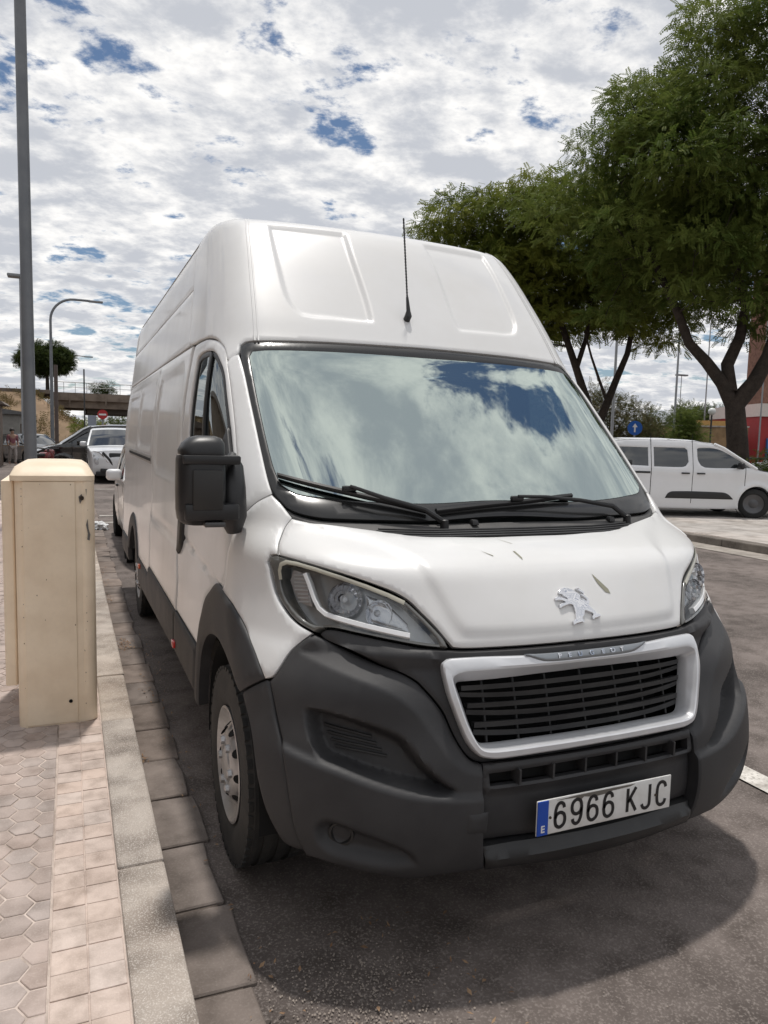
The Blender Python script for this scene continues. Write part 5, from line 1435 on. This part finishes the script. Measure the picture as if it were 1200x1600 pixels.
WHITE_C = mat('car_white', (.70, .71, .73), .25, coat=.8, col2=(.66, .67, .68), vscale=1.5)
WHITE_D = mat('car_white_warm', (.70, .69, .67), .28, coat=.7, var=.05)
BLACK_C = mat('car_black', (.010, .010, .011), .12, coat=1, var=.2)
SILV_C = mat('car_silver', (.42, .43, .44), .3, metal=.4, coat=.6, var=.08)
RED_C = mat('car_dark_red', (.20, .02, .02), .25, coat=.8, var=.1)
MPV = dict(W=.90, belt=1.13, wb=2.785, r=.315, tum=.15, steer=R(-24), ws=(5, 8), rw=(12, 13), mirror=(-.42, 1.22), mir_m=CBLACK, handle_m=CBLACK, bump_m=CBLACK, zlamp=.86,
    profile=[(.78, .24), (.86, .45), (.85, .72), (.76, .92), (.45, 1.03), (-.02, 1.13), (-.42, 1.40), (-.72, 1.62), (-.92, 1.715), (-1.25, 1.775), (-1.9, 1.80), (-2.7, 1.79), (-3.35, 1.72), (-3.52, 1.20), (-3.58, .9), (-3.60, .55), (-3.55, .28)],
    windows=[[(-1.29, 1.60), (-1.24, 1.625), (-.95, 1.625), (-.72, 1.55), (-.14, 1.165), (-.55, 1.15), (-1.12, 1.15), (-1.22, 1.20), (-1.28, 1.33)],
             [(-2.22, 1.62), (-1.56, 1.62), (-1.50, 1.57), (-1.48, 1.28), (-1.54, 1.18), (-1.62, 1.15), (-2.22, 1.15)],
             [(-3.22, 1.58), (-3.12, 1.61), (-2.34, 1.61), (-2.34, 1.16), (-3.2, 1.19), (-3.26, 1.27)]],
    seams=[(-1.39, .28, 1.78), (-2.28, .28, 1.78), (-.26, .45, 1.13)], trims=[[(-1.95, .40), (-1.90, .50), (-1.80, .555), (-.75, .555), (-.62, .52), (-.50, .42), (-.49, .40)], [(-3.35, .98), (-2.30, .98), (-2.30, 1.03), (-3.35, 1.03)]],
    handles=[(-1.55, 1.00), (-1.22, 1.00)])
SUVP = dict(W=.90, belt=1.02, wb=2.64, r=.335, ws=(5, 7), rw=(10, 12), zlamp=.78, profile=[(.76, .26), (.84, .45), (.84, .72), (.76, .92), (.45, 1.00), (-.10, 1.06), (-.50, 1.34), (-.88, 1.535), (-1.4, 1.59), (-2.3, 1.57), (-2.9, 1.46), (-3.25, 1.20), (-3.35, 1.05), (-3.40, .70), (-3.36, .30)],
    windows=[[(-1.45, 1.47), (-.95, 1.46), (-.70, 1.36), (-.28, 1.08), (-1.45, 1.05)], [(-2.5, 1.40), (-2.3, 1.46), (-1.55, 1.47), (-1.55, 1.05), (-2.5, 1.10)]], seams=[(-1.50, .3, 1.5), (-.35, .35, 1.0), (-2.4, .5, 1.4)], handles=[(-1.36, .92), (-2.2, .95)],
    trims=[[(-2.2, .30), (-2.2, .40), (-.45, .38), (-.45, .28)]])
HATCH = dict(W=.87, belt=.95, wb=2.55, r=.30, ws=(4, 7), rw=(10, 11), zlamp=.66, profile=[(.78, .22), (.84, .45), (.78, .72), (.35, .88), (-.20, .97), (-.60, 1.22), (-.95, 1.40), (-1.15, 1.455), (-1.7, 1.47), (-2.5, 1.42), (-2.95, 1.33), (-3.25, 1.0), (-3.3, .6), (-3.25, .3)],
    windows=[[(-1.55, 1.37), (-1.15, 1.36), (-.85, 1.27), (-.38, 1.0), (-1.55, .98)], [(-2.6, 1.28), (-2.4, 1.36), (-1.65, 1.37), (-1.65, .98), (-2.5, 1.02)]], seams=[(-1.6, .3, 1.4), (-.45, .35, .95), (-2.45, .5, 1.3)], handles=[(-1.45, .86), (-2.3, .88)], mir_m=WHITE_C)
VANP = dict(W=.95, belt=1.16, wb=3.2, r=.335, tum=.13, ws=(4, 7), rw=(11, 12), zlamp=.85, profile=[(.80, .26), (.90, .50), (.86, .88), (.42, 1.07), (-.02, 1.18), (-.45, 1.48), (-.75, 1.70), (-1.0, 1.82), (-1.6, 1.89), (-3.0, 1.90), (-3.9, 1.86), (-4.15, 1.80), (-4.28, 1.2), (-4.3, .6), (-4.25, .3)],
    windows=[[(-1.50, 1.66), (-1.05, 1.66), (-.80, 1.56), (-.22, 1.20), (-1.50, 1.18)], [(-2.75, 1.66), (-1.62, 1.66), (-1.62, 1.18), (-2.75, 1.18)], [(-4.0, 1.62), (-2.88, 1.66), (-2.88, 1.18), (-4.05, 1.20)]], seams=[(-1.56, .3, 1.8), (-2.82, .3, 1.8), (-.35, .4, 1.1)], handles=[(-1.42, 1.02), (-1.75, 1.02)])
zq = lambda l: [(u, .5 + (z - .5) * .87 if z > .5 else z) for u, z in l]
MPV['profile'] = zq(MPV['profile']); MPV['windows'] = [zq(w) for w in MPV['windows']]; MPV['trims'] = [zq(w) for w in MPV['trims']]; MPV['handles'] = zq(MPV['handles']); MPV['belt'] = 1.05; MPV['mirror'] = (-.42, 1.12)
# white people carrier parked on the right pavement, nose to the right
make_car('white people carrier with black lower door trim parked on the right pavement', 'people carrier', (12.22, 10.30, .125), -R(22.0), WHITE_C, MPV, 2, name='people_carrier')
# cars behind the van
make_car('white hatchback parked tight behind the big van, its wing mirror showing', 'car', (-.02, 7.95, 0), -R(90), WHITE_D, HATCH, 2)
JK = make_car('white crossover facing the camera behind the cabinet, round lamp and black grille', 'car', (-.04, 24.2, 0), -R(91), WHITE_C, SUVP, 2)
JK.scale = (1.08, 1.08, 1.10)
for sd in (-1, 1):   # crossover face: slim upper lamps, round lower lamps, V bars, lower intake
    MB().lathe([(-.02, .10), (.03, .125), (.04, .10), (.035, .0)], 20, 'x', (.86, sd * .60, .66)).build('round_lamp', CLAMP, JK)
    MB().tube([(.92, sd * .24, .50), (.93, sd * .36, .66), (.86, sd * .56, .90), (.76, sd * .74, .93)], [.03, .03, .02, .015], 8).build('v_bar', CHROME, JK)
    MB().tube([(.93, sd * .20, .52), (.95, sd * .30, .70), (.90, sd * .48, .90)], .035, 8).build('grille_edge', CBLACK, JK)
MB().box((.90, 0, .74), (.10, .62, .30)).build('upper_grille', CBLACK, JK, bevel=.04)
MB().box((.90, 0, .36), (.10, 1.1, .16)).build('lower_intake', CBLACK, JK, bevel=.04)
text_mesh('E', .09, INK, JK, (.985, .22, .455), rx=R(90), rz=R(90), name='plate_letter')
make_car('black minivan standing across the street behind the lamp posts, nose to the left', 'minivan', (-1.80, 28.0, 0), R(180), BLACK_C, VANP, 2, name='minivan')
make_car('pale van with roof rack beyond the crossover under the bridge', 'van', (2.2, 44, 0), R(90), WHITE_D, VANP, 1, name='distant_van')
make_car('small dark car at far left beyond the black minivan', 'car', (-2.8, 39, 0), -R(60), BLACK_C, HATCH, 1)
make_car('pale blue car driving over the bridge', 'car', (4.3, 79.5, 4.75), R(180), mat('car_pale_blue', (.45, .55, .60), .3, coat=.7, var=.08), HATCH, 1)
# motorcycle by the minivan
MC = thing('motorcycle', 'dark motorcycle with red fairing parked in front of the black minivan', 'motorcycle', (-2.15, 25.2, 0), R(70))
for u in (0, -1.3):
    MB().lathe([(-.05, .2), (-.06, .27), (0, .30), (.06, .27), (.05, .2)], 24, 'y', (u, 0, .30)).build('wheel', CTYRE, MC)
MB().box((-.62, 0, .55), (.70, .26, .34)).build('engine', CBLACK, MC, bevel=.06)
MB().box((-.40, 0, .82), (.50, .26, .22)).build('tank', RED_C, MC, bevel=.07)
MB().box((-.95, 0, .85), (.62, .24, .10)).build('seat', CBLACK, MC, bevel=.04)
MB().box((-.02, 0, .85), (.20, .30, .32)).build('fairing', RED_C, MC, bevel=.06)
MB().tube([(0, 0, .30), (-.12, 0, .95), (-.15, 0, 1.05)], .035, 8).build('fork', CRIM, MC)
MB().tube([(-.16, -.36, 1.06), (-.13, 0, 1.03), (-.16, .36, 1.06)], .02, 8).build('handlebar', CBLACK, MC)
MB().box((-1.42, 0, .58), (.02, .20, .16)).build('licence_plate', CPLATE, MC)
# cars in the right background

# ------------------------------------------------------------------ vegetation
def leaf_mat(name, c1, c2, c3, scale=.5):
    m = bpy.data.materials.new(name); m.use_nodes = True; nt = m.node_tree; nt.nodes.clear()
    tcn = nt.nodes.new('ShaderNodeTexCoord')
    n1 = nt.nodes.new('ShaderNodeTexNoise'); n1.inputs['Scale'].default_value = scale; n1.inputs['Detail'].default_value = 2
    n2 = nt.nodes.new('ShaderNodeTexNoise'); n2.inputs['Scale'].default_value = 6; n2.inputs['Detail'].default_value = 2
    for n_ in (n1, n2): nt.links.new(tcn.outputs['Object'], n_.inputs['Vector'])
    r1 = nt.nodes.new('ShaderNodeMapRange'); r1.inputs['From Min'].default_value = .38; r1.inputs['From Max'].default_value = .62
    nt.links.new(n1.outputs['Fac'], r1.inputs['Value'])
    a = nt.nodes.new('ShaderNodeMixRGB'); a.inputs['Color1'].default_value = (*c1, 1); a.inputs['Color2'].default_value = (*c2, 1)
    nt.links.new(r1.outputs[0], a.inputs['Fac'])
    r2 = nt.nodes.new('ShaderNodeMapRange'); r2.inputs['From Min'].default_value = .5; r2.inputs['From Max'].default_value = .8
    nt.links.new(n2.outputs['Fac'], r2.inputs['Value'])
    b = nt.nodes.new('ShaderNodeMixRGB'); b.inputs['Color2'].default_value = (*c3, 1)
    nt.links.new(r2.outputs[0], b.inputs['Fac']); nt.links.new(a.outputs[0], b.inputs['Color1'])
    d = nt.nodes.new('ShaderNodeBsdfPrincipled'); d.inputs['Roughness'].default_value = .7; d.inputs['Specular IOR Level'].default_value = .12
    t = nt.nodes.new('ShaderNodeBsdfTranslucent'); x = nt.nodes.new('ShaderNodeMixShader'); x.inputs[0].default_value = .42
    nt.links.new(b.outputs[0], d.inputs['Base Color']); nt.links.new(b.outputs[0], t.inputs['Color'])
    nt.links.new(d.outputs[0], x.inputs[1]); nt.links.new(t.outputs[0], x.inputs[2])
    o = nt.nodes.new('ShaderNodeOutputMaterial'); nt.links.new(x.outputs[0], o.inputs['Surface'])
    return m
def spray_template(npair=6, L_=.30, leaf=.085, w=.048):
    """pinnate leaf: pairs of leaflets along an arching rachis, as quads"""
    V = []; q = []
    for i in range(npair):
        t = (i + .7) / npair; x = L_ * t; z = -.16 * L_ * t * t; ll = leaf * (1 - .45 * abs(t - .45))
        for s_ in (-1, 1):
            b0 = len(V)
            dx, dy = .45 * ll, .9 * ll * s_
            V += [(x, 0, z), (x + dx * .5 + w * .5, dy * .5 - 0, z - .006), (x + dx, dy, z - .02), (x + dx * .5 - w * .5, dy * .5, z + .004)]
            q += [b0, b0 + 1, b0 + 2, b0 + 3]
    return np.array(V), np.array(q)
def place(template, pos, dirs, ups, scl):
    tv, tq = template; n = len(pos)
    x = dirs / (np.linalg.norm(dirs, axis=1)[:, None] + 1e-9)
    y = np.cross(ups, x); y /= (np.linalg.norm(y, axis=1)[:, None] + 1e-9); z = np.cross(x, y)
    V = (pos[:, None, :] + scl[:, None, None] * (tv[None, :, 0, None] * x[:, None, :] + tv[None, :, 1, None] * y[:, None, :] + tv[None, :, 2, None] * z[:, None, :])).reshape(-1, 3)
    Q = (tq[None, :] + (np.arange(n) * len(tv))[:, None]).ravel()
    return V, Q
BARK = ground_mat('dark_bark', (.055, .042, .034), (.035, .028, .023), (.085, .07, .058), 2., 8., 40., speck=.4, bump=.8)
def bez(a, b, c, n): 
    a, b, c = map(np.asarray, (a, b, c)); t = np.linspace(0, 1, n)[:, None]
    return (1 - t) ** 2 * a + 2 * t * (1 - t) * b + t ** 2 * c
def big_tree(label, base, rot, trunk, limbs, clumps, n_per, leafm, seed, size=1.0, droop=.35):
    """trunk/limbs: lists of (points, r0, r1) in local metres; clumps: (x, y, z, r)"""
    T = thing('tree', label, 'tree', base, rz=rot)
    g = np.random.default_rng(seed)
    mb = MB(); nodes = []
    for (pts, r0, r1) in trunk + limbs:
        P = np.array(pts, float); n_ = len(P)
        rr = np.linspace(r0, r1, n_) 
        mb.tube(P, list(rr), 12)
        for i in range(n_ - 1):
            for t in (0, .5): nodes.append((P[i] * (1 - t) + P[i + 1] * t, rr[i]))
    nodes_p = np.array([n_[0] for n_ in nodes]); nodes_r = np.array([n_[1] for n_ in nodes])
    lim = nodes_p[:, 2] > trunk[0][0][-1][2] * .9
    npx, nrx = nodes_p[lim], nodes_r[lim]
    order = sorted(range(len(clumps)), key=lambda i: np.min(np.linalg.norm(npx - np.array(clumps[i][:3]), axis=1)))
    for i in order:
        c = np.array(clumps[i][:3]); d = np.linalg.norm(npx - c, axis=1) + .3 * np.maximum(0, npx[:, 2] - c[2]); k = d.argmin()
        a = npx[k]; mid = (a + c) / 2 + np.array([0, 0, .12 * d[k]]) + g.normal(0, .06 * d[k], 3)
        P = bez(a, mid, c, 6); r0 = min(nrx[k] * .7, .022 + .016 * d[k])
        mb.tube(P, list(np.linspace(r0, .010, 6)), 5, False)
        npx = np.vstack([npx, P[2:5]]); nrx = np.r_[nrx, np.linspace(r0 * .8, .02, 3)]
    mb.build('trunk', BARK, T, True, 60)
    pos = []; dirs = []; ups = []; 
    for (x, y, z, r_) in clumps:
        n_ = int(n_per * (r_ / .9) ** 2)
        d = g.normal(size=(n_, 3)); d /= np.linalg.norm(d, axis=1)[:, None]
        d[:, 2] = np.where(d[:, 2] < -.35, -d[:, 2] * .6, d[:, 2])
        rad_ = r_ * (.35 + .65 * g.random(n_) ** .6)
        p = np.array([x, y, z]) + d * rad_[:, None] * np.array([1.15, 1.15, .72])
        pos.append(p); dd = d * np.array([1, 1, .45]) + g.normal(0, .55, (n_, 3)); dd[:, 2] -= droop; dirs.append(dd)
        ups.append(np.array([0, 0, 1.]) + g.normal(0, .30, (n_, 3)))
    V, Q = place(spray_template(), np.vstack(pos), np.vstack(dirs), np.vstack(ups), size * g.uniform(.7, 1.25, sum(len(p) for p in pos)))
    fast_mesh('crown', V, Q, 4, leafm, T)
    return T
def clumps_in(ells, n, seed, rmin=.65, rmax=1.15, gap=.85, ok=None):
    g = np.random.default_rng(seed); out = []; tries = 0
    vol = np.array([e[3] * e[4] * e[5] for e in ells]) ** .8; vol = vol / vol.sum()
    while len(out) < n and tries < n * 60:
        tries += 1
        e = ells[g.choice(len(ells), p=vol)]
        d = g.normal(size=3); d /= np.linalg.norm(d); rr = g.random() ** .30
        p = np.array(e[:3]) + d * rr * np.array(e[3:6])
        if ok is not None and not ok(p): continue
        r_ = g.uniform(rmin, rmax)
        if any(np.linalg.norm((p - q[:3]) * np.array([1, 1, 1.25])) < gap * .5 * (r_ + q[3]) for q in out): continue
        out.append((*p, r_))
    return out
LEAF1 = leaf_mat('tree_leaves_dark', (.066, .100, .020), (.135, .170, .038), (.20, .22, .065))
LEAF2 = leaf_mat('tree_leaves_yellow', (.090, .122, .020), (.165, .185, .032), (.22, .23, .055))
LEAF3 = leaf_mat('shrub_brown_green', (.10, .085, .045), (.085, .095, .035), (.14, .12, .06), 1.2)
LEAF4 = leaf_mat('far_tree_leaves', (.055, .075, .025), (.085, .105, .035), (.11, .13, .045), 1.)
LEAF5 = leaf_mat('pine_needles', (.026, .042, .012), (.045, .062, .016), (.065, .080, .024), 1.5)
CAM_ROT = -R(23.26)   # local x runs to the right of the street view, y away along it
# big right tree
t1_tr = [([(0, 0, 0), (-.02, 0, .9), (-.10, 0, 1.7), (-.22, 0, 2.55), (-.28, 0, 2.95)], .33, .25)]
t1_li = [([(-.30, 0, 2.7), (-.62, .05, 3.35), (-1.10, .1, 3.95), (-1.62, .1, 4.45), (-1.95, .2, 5.3), (-2.6, .3, 6.6), (-3.4, .3, 8.0)], .20, .07),
         ([(-.40, 0, 3.1), (-.45, .2, 3.9), (-.05, .4, 4.7), (.15, .6, 5.6), (-.2, .8, 7.2), (-.5, .8, 9.6), (-.6, .8, 12.0)], .20, .06),
         ([(-.20, 0, 2.8), (.22, -.1, 3.4), (.50, -.2, 4.1), (.75, -.3, 5.2), (1.3, -.4, 7.0), (1.8, -.5, 9.0), (2.2, -.4, 11.6)], .25, .07),
         ([(.50, -.2, 4.1), (1.2, .2, 4.9), (2.4, .6, 6.0), (3.8, .8, 7.2)], .14, .05)]
def t1_ok(p): return p[2] > 4.55 + .10 * abs(p[0] + .5) * (p[0] > -3) 
cl1 = clumps_in([(0, .5, 9.0, 4.4, 3.8, 4.6), (-3.3, .2, 7.8, 2.7, 2.6, 3.0), (1.6, .3, 12.2, 3.6, 3.2, 3.0), (3.2, .6, 8.2, 3.4, 3.0, 3.6), (-2.2, .2, 10.0, 2.0, 2.0, 1.8)], 250, 3, .62, 1.1, .80, t1_ok)
TREE1 = big_tree('large dark green feathery tree with forked trunk behind the people carrier', (16.13, 13.64, .10), CAM_ROT, t1_tr, t1_li, cl1, 170, LEAF1, 5)
# second tree, further back
t2_tr = [([(0, 0, 0), (-.05, 0, .9), (-.10, 0, 1.8), (-.08, 0, 2.3)], .34, .26)]
t2_li = [([(-.10, 0, 2.2), (-.45, 0, 3.2), (-.90, 0, 4.4), (-1.5, .1, 6.0), (-2.6, .2, 7.6), (-3.8, .2, 9.0)], .18, .06),
         ([(-.05, 0, 2.2), (.30, 0, 3.2), (.60, .1, 4.0), (1.0, .2, 5.0), (1.3, .3, 6.8), (1.2, .4, 9.0)], .17, .06),
         ([(-.90, 0, 4.4), (-.5, .3, 5.6), (-.4, .5, 7.5), (-.6, .5, 9.8)], .10, .045), ([(.30, 0, 3.2), (-.1, -.2, 4.0), (-.45, -.3, 4.8), (-.9, -.3, 6.2)], .06, .03)]
cl2 = clumps_in([(-.6, .4, 8.2, 3.8, 3.2, 3.2), (-4.0, .3, 8.6, 2.5, 2.2, 2.0), (-5.0, .2, 9.2, 1.5, 1.5, 1.1), (2.2, .6, 8.2, 3.0, 2.8, 3.0), (-2.6, .2, 7.0, 2.4, 2.2, 1.8)], 180, 9, .65, 1.15, .80, lambda p: p[2] > 4.9)
TREE2 = big_tree('second feathery tree with lighter yellowish leaves left of the large dark tree', (16.42, 20.24, .0), CAM_ROT, t2_tr, t2_li, cl2, 172, LEAF2, 7, 1.15)
# shrubs and far trees
def shrub(name, label, cat, base, ells, n, leafm, seed, size, trunk=None, n_per=60, tmpl=(5, .35, .10, .05)):
    T = thing(name, label, cat, base, rz=CAM_ROT); g = np.random.default_rng(seed)
    cl = clumps_in(ells, n, seed, .5 * size, .95 * size, .75)
    mb = MB()
    stems = trunk or [((0, 0, 0), .10 * size)]
    zc = float(np.mean([e[2] for e in ells])); 
    for (b, r_) in stems: mb.tube([b, (b[0] * .9, b[1], zc * .5), (b[0] * .7, b[1], zc)], [r_, r_ * .8, r_ * .4], 8)
    for c in cl[::3]:
        b = stems[0][0]; mb.tube([(b[0] * .8, b[1], zc * .6), ((c[0] + b[0]) / 2, c[1] / 2, (c[2] + zc * .6) / 2 + .1), c[:3]], [.04 * size, .03 * size, .012], 5, False)
    mb.build('trunk' if cat == 'tree' else 'stems', BARK, T, True, 60)
    pos, dirs, ups = [], [], []
    for (x, y, z, r_) in cl:
        d = g.normal(size=(n_per, 3)); d /= np.linalg.norm(d, axis=1)[:, None]
        pos.append(np.array([x, y, z]) + d * (r_ * (.4 + .6 * g.random(n_per)))[:, None] * np.array([1, 1, .8])); dirs.append(d + g.normal(0, .4, (n_per, 3))); ups.append(np.array([0, 0, 1.]) + g.normal(0, .5, (n_per, 3)))
    V, Q = place(spray_template(*tmpl), np.vstack(pos), np.vstack(dirs), np.vstack(ups), size * g.uniform(.7, 1.3, n_per * len(cl)))
    keep = V.reshape(-1, 4, 3); kz = keep[:, :, 2].min(1) > .02
    V = keep[kz].reshape(-1, 3); Q = np.arange(len(V))
    fast_mesh('crown' if cat == 'tree' else 'foliage', V, Q, 4, leafm, T)
    return T
shrub('shrub', 'tall feathery brown-green shrub behind the second trunk', 'shrub', site(14.0, 44), [(-.3, 0, 3.0, 1.3, 1.2, 2.0), (.7, 0, 2.4, 1.2, 1.2, 1.7), (-1.4, 0, 3.0, 1.3, 1.2, 2.1)], 64, LEAF3, 21, 1.0, [((-.8, 0, 0), .12), ((.7, 0, 0), .10)])
shrub('shrub', 'olive green bush right of the feathery brown shrub', 'shrub', site(17.2, 48), [(.0, 0, 2.1, 1.2, 1.2, 1.6)], 36, LEAF4, 22, 1.0)
shrub('tree', 'rounded broad green tree beyond the stone wall', 'tree', site(28.0, 66), [(-.4, 0, 4.2, 2.1, 2.2, 1.2), (1.3, 0, 4.0, 1.9, 2, 1.0), (-1.6, 0, 3.8, 1.2, 1.6, 1.0)], 80, LEAF4, 23, 1.2, [((0, 0, 0), .25), ((1, 0, 0), .2)])
shrub('tree', 'small dark conical tree in front of the stone wall', 'tree', site(17.1, 42), [(0, 0, 2.1, .85, .8, .8), (0, 0, 3.0, .5, .5, .7)], 40, LEAF1, 24, .75)
shrub('shrub', 'dark low shrub at the right edge beside the large trunk', 'shrub', site(10.47, 20), [(0, 0, .7, .9, .8, .6)], 22, LEAF1, 25, .7)
# the umbrella pine on the embankment
PN = shrub('tree', 'dark round-headed pine on the embankment behind the lamp posts', 'tree', (-3.75, 82.0, 5.2), [(0, 0, 3.9, 2.6, 2.4, 1.45), (-1.3, 0, 3.9, 1.3, 1.3, 1.1), (1.4, 0, 3.6, 1.4, 1.4, 1.1)], 170, LEAF5, 31, .8, [((.2, 0, 0), .22)], 90, (6, .40, .16, .05))
shrub('tree', 'tiny distant tree standing above the bridge railing', 'tree', (3.2, 120, 3.0), [(0, 0, 5.2, 1.8, 1.6, 1.0)], 20, LEAF5, 32, 1.2)
shrub('shrub', 'yellow-green bush at the foot of the embankment', 'shrub', (-.2, 58.5, 0.0), [(0, 0, 1.5, 1.0, 1.0, 1.2)], 22, LEAF2, 33, .9)
shrub('shrub', 'green bushes seen under the bridge', 'shrub', (4.2, 92, 0), [(0, 0, 2.0, 4.5, 2, 2.0)], 40, LEAF4, 34, 1.6)
g_ = random.Random(77)
dv = MB()
V = []; Q = []
gg = np.random.default_rng(5)
n_ = 5200
X = gg.uniform(-22, 1.0, n_); Y = gg.uniform(60, 73, n_); Z = emb_z(X, Y)
pos = np.stack([X, Y, Z], 1); pos += 0
cl = (np.sin(X * 1.1) * np.cos(Y * .8 + X * .3) + gg.normal(0, .4, n_)) > .25
pos = pos[cl]; n_ = len(pos)
V, Q = place(spray_template(4, .5, .22, .07), pos, gg.normal(0, .5, (n_, 3)) + np.array([0, 0, .8]), gg.normal(0, 1, (n_, 3)), gg.uniform(.6, 1.4, n_))
tag(fast_mesh('dry_grass', V, Q, 4, leaf_mat('dry_grass_leaf', (.16, .115, .055), (.12, .11, .045), (.21, .14, .07), 1.)), 'dry brown grass tufts covering the embankment slope', 'grass', kind='stuff')
# right-hand background cars (far)
make_car('silver car parked at the right edge behind the railing', 'car', site(17.33, 33), -R(203), SILV_C, SUVP, 2)
make_car('white car whose roof shows above the people carrier', 'car', site(8.64, 25), R(157), WHITE_D, SUVP, 1)
make_car('dark red car far behind the people carrier near the red shop', 'car', site(18.20, 40), -R(23), RED_C, HATCH, 1)

# ------------------------------------------------------------------ person walking at the far left
def skin_body(name, joints, edges, m, parent=None, sub=2):
    me = bpy.data.meshes.new(name); me.from_pydata([j[:3] for j in joints], edges, []); me.update()
    o = bpy.data.objects.new(name, me); COL.objects.link(o)
    sk = o.modifiers.new('skin', 'SKIN'); sk.use_smooth_shade = True
    if not me.skin_vertices: 
        bm = bmesh.new(); bm.from_mesh(me); bm.verts.layers.skin.verify(); bm.to_mesh(me); bm.free()
    for i, j in enumerate(joints):
        me.skin_vertices[0].data[i].radius = (j[3], j[4] if len(j) > 4 else j[3])
    me.skin_vertices[0].data[0].use_root = True
    sd = o.modifiers.new('sub', 'SUBSURF'); sd.levels = sub; sd.render_levels = sub
    dg = bpy.context.evaluated_depsgraph_get(); me2 = bpy.data.meshes.new_from_object(o.evaluated_get(dg))
    bpy.data.objects.remove(o); me2.materials.clear(); me2.materials.append(m); me2.shade_smooth()
    o = bpy.data.objects.new(name, me2); COL.objects.link(o)
    if parent: o.parent = parent
    return o
PX = thing('person', 'person in a pink top and pale trousers walking past the kiosk at far left', 'person', (-4.05, 37.5, 0), rz=R(20))
J = [(0, 0, .92, .14, .11), (0, 0, 1.15, .13, .10), (0, .01, 1.38, .16, .10), (0, .01, 1.47, .06), (0, .0, 1.55, .085, .10), (0, -.01, 1.64, .085, .095),
     (.19, 0, 1.38, .055), (.25, .05, 1.10, .045), (.23, -.08, .88, .035), (-.19, 0, 1.38, .055), (-.25, -.04, 1.10, .045), (-.22, -.16, .90, .035),
     (.09, 0, .85, .095), (.10, -.10, .48, .065), (.10, -.02, .09, .045), (.10, -.16, .04, .035), (-.09, 0, .85, .095), (-.10, .06, .48, .065), (-.10, .22, .12, .045), (-.10, .10, .05, .035)]
ED = [(0, 1), (1, 2), (2, 3), (3, 4), (4, 5), (2, 6), (6, 7), (7, 8), (2, 9), (9, 10), (10, 11), (0, 12), (12, 13), (13, 14), (14, 15), (0, 16), (16, 17), (17, 18), (18, 19)]
skin_body('body', J, ED, mat('person_skin', (.36, .22, .16), .6, var=.1), PX)
grow = lambda js, k: [(*j[:3], j[3] + k, (j[4] if len(j) > 4 else j[3]) + k) for j in js]
sel = [0, 1, 2, 6, 7, 9, 10]; mp = {i: n for n, i in enumerate(sel)}
skin_body('top', grow([J[i] for i in sel], .015), [(mp[a], mp[b]) for a, b in ED if a in mp and b in mp], mat('pink_cloth', (.26, .10, .12), .9, var=.3, vscale=12), PX)
sel = [0, 12, 13, 14, 16, 17, 18]; mp2 = {i: n for n, i in enumerate(sel)}
skin_body('trousers', grow([J[i] for i in sel], .02), [(mp2[a], mp2[b]) for a, b in ED if a in mp2 and b in mp2], mat('pale_cloth', (.40, .36, .34), .9, var=.2, vscale=12), PX)
bm = bmesh.new(); bmesh.ops.create_icosphere(bm, subdivisions=3, radius=.115)
for v in bm.verts: v.co.z = max(v.co.z, -.06); v.co.y += .02
me = bpy.data.meshes.new('hair'); bm.to_mesh(me); bm.free(); me.materials.append(mat('dark_hair', (.02, .015, .012), .6, var=.2)); me.shade_smooth()
o = bpy.data.objects.new('hair', me); COL.objects.link(o); o.parent = PX; o.location = (0, .015, 1.64)
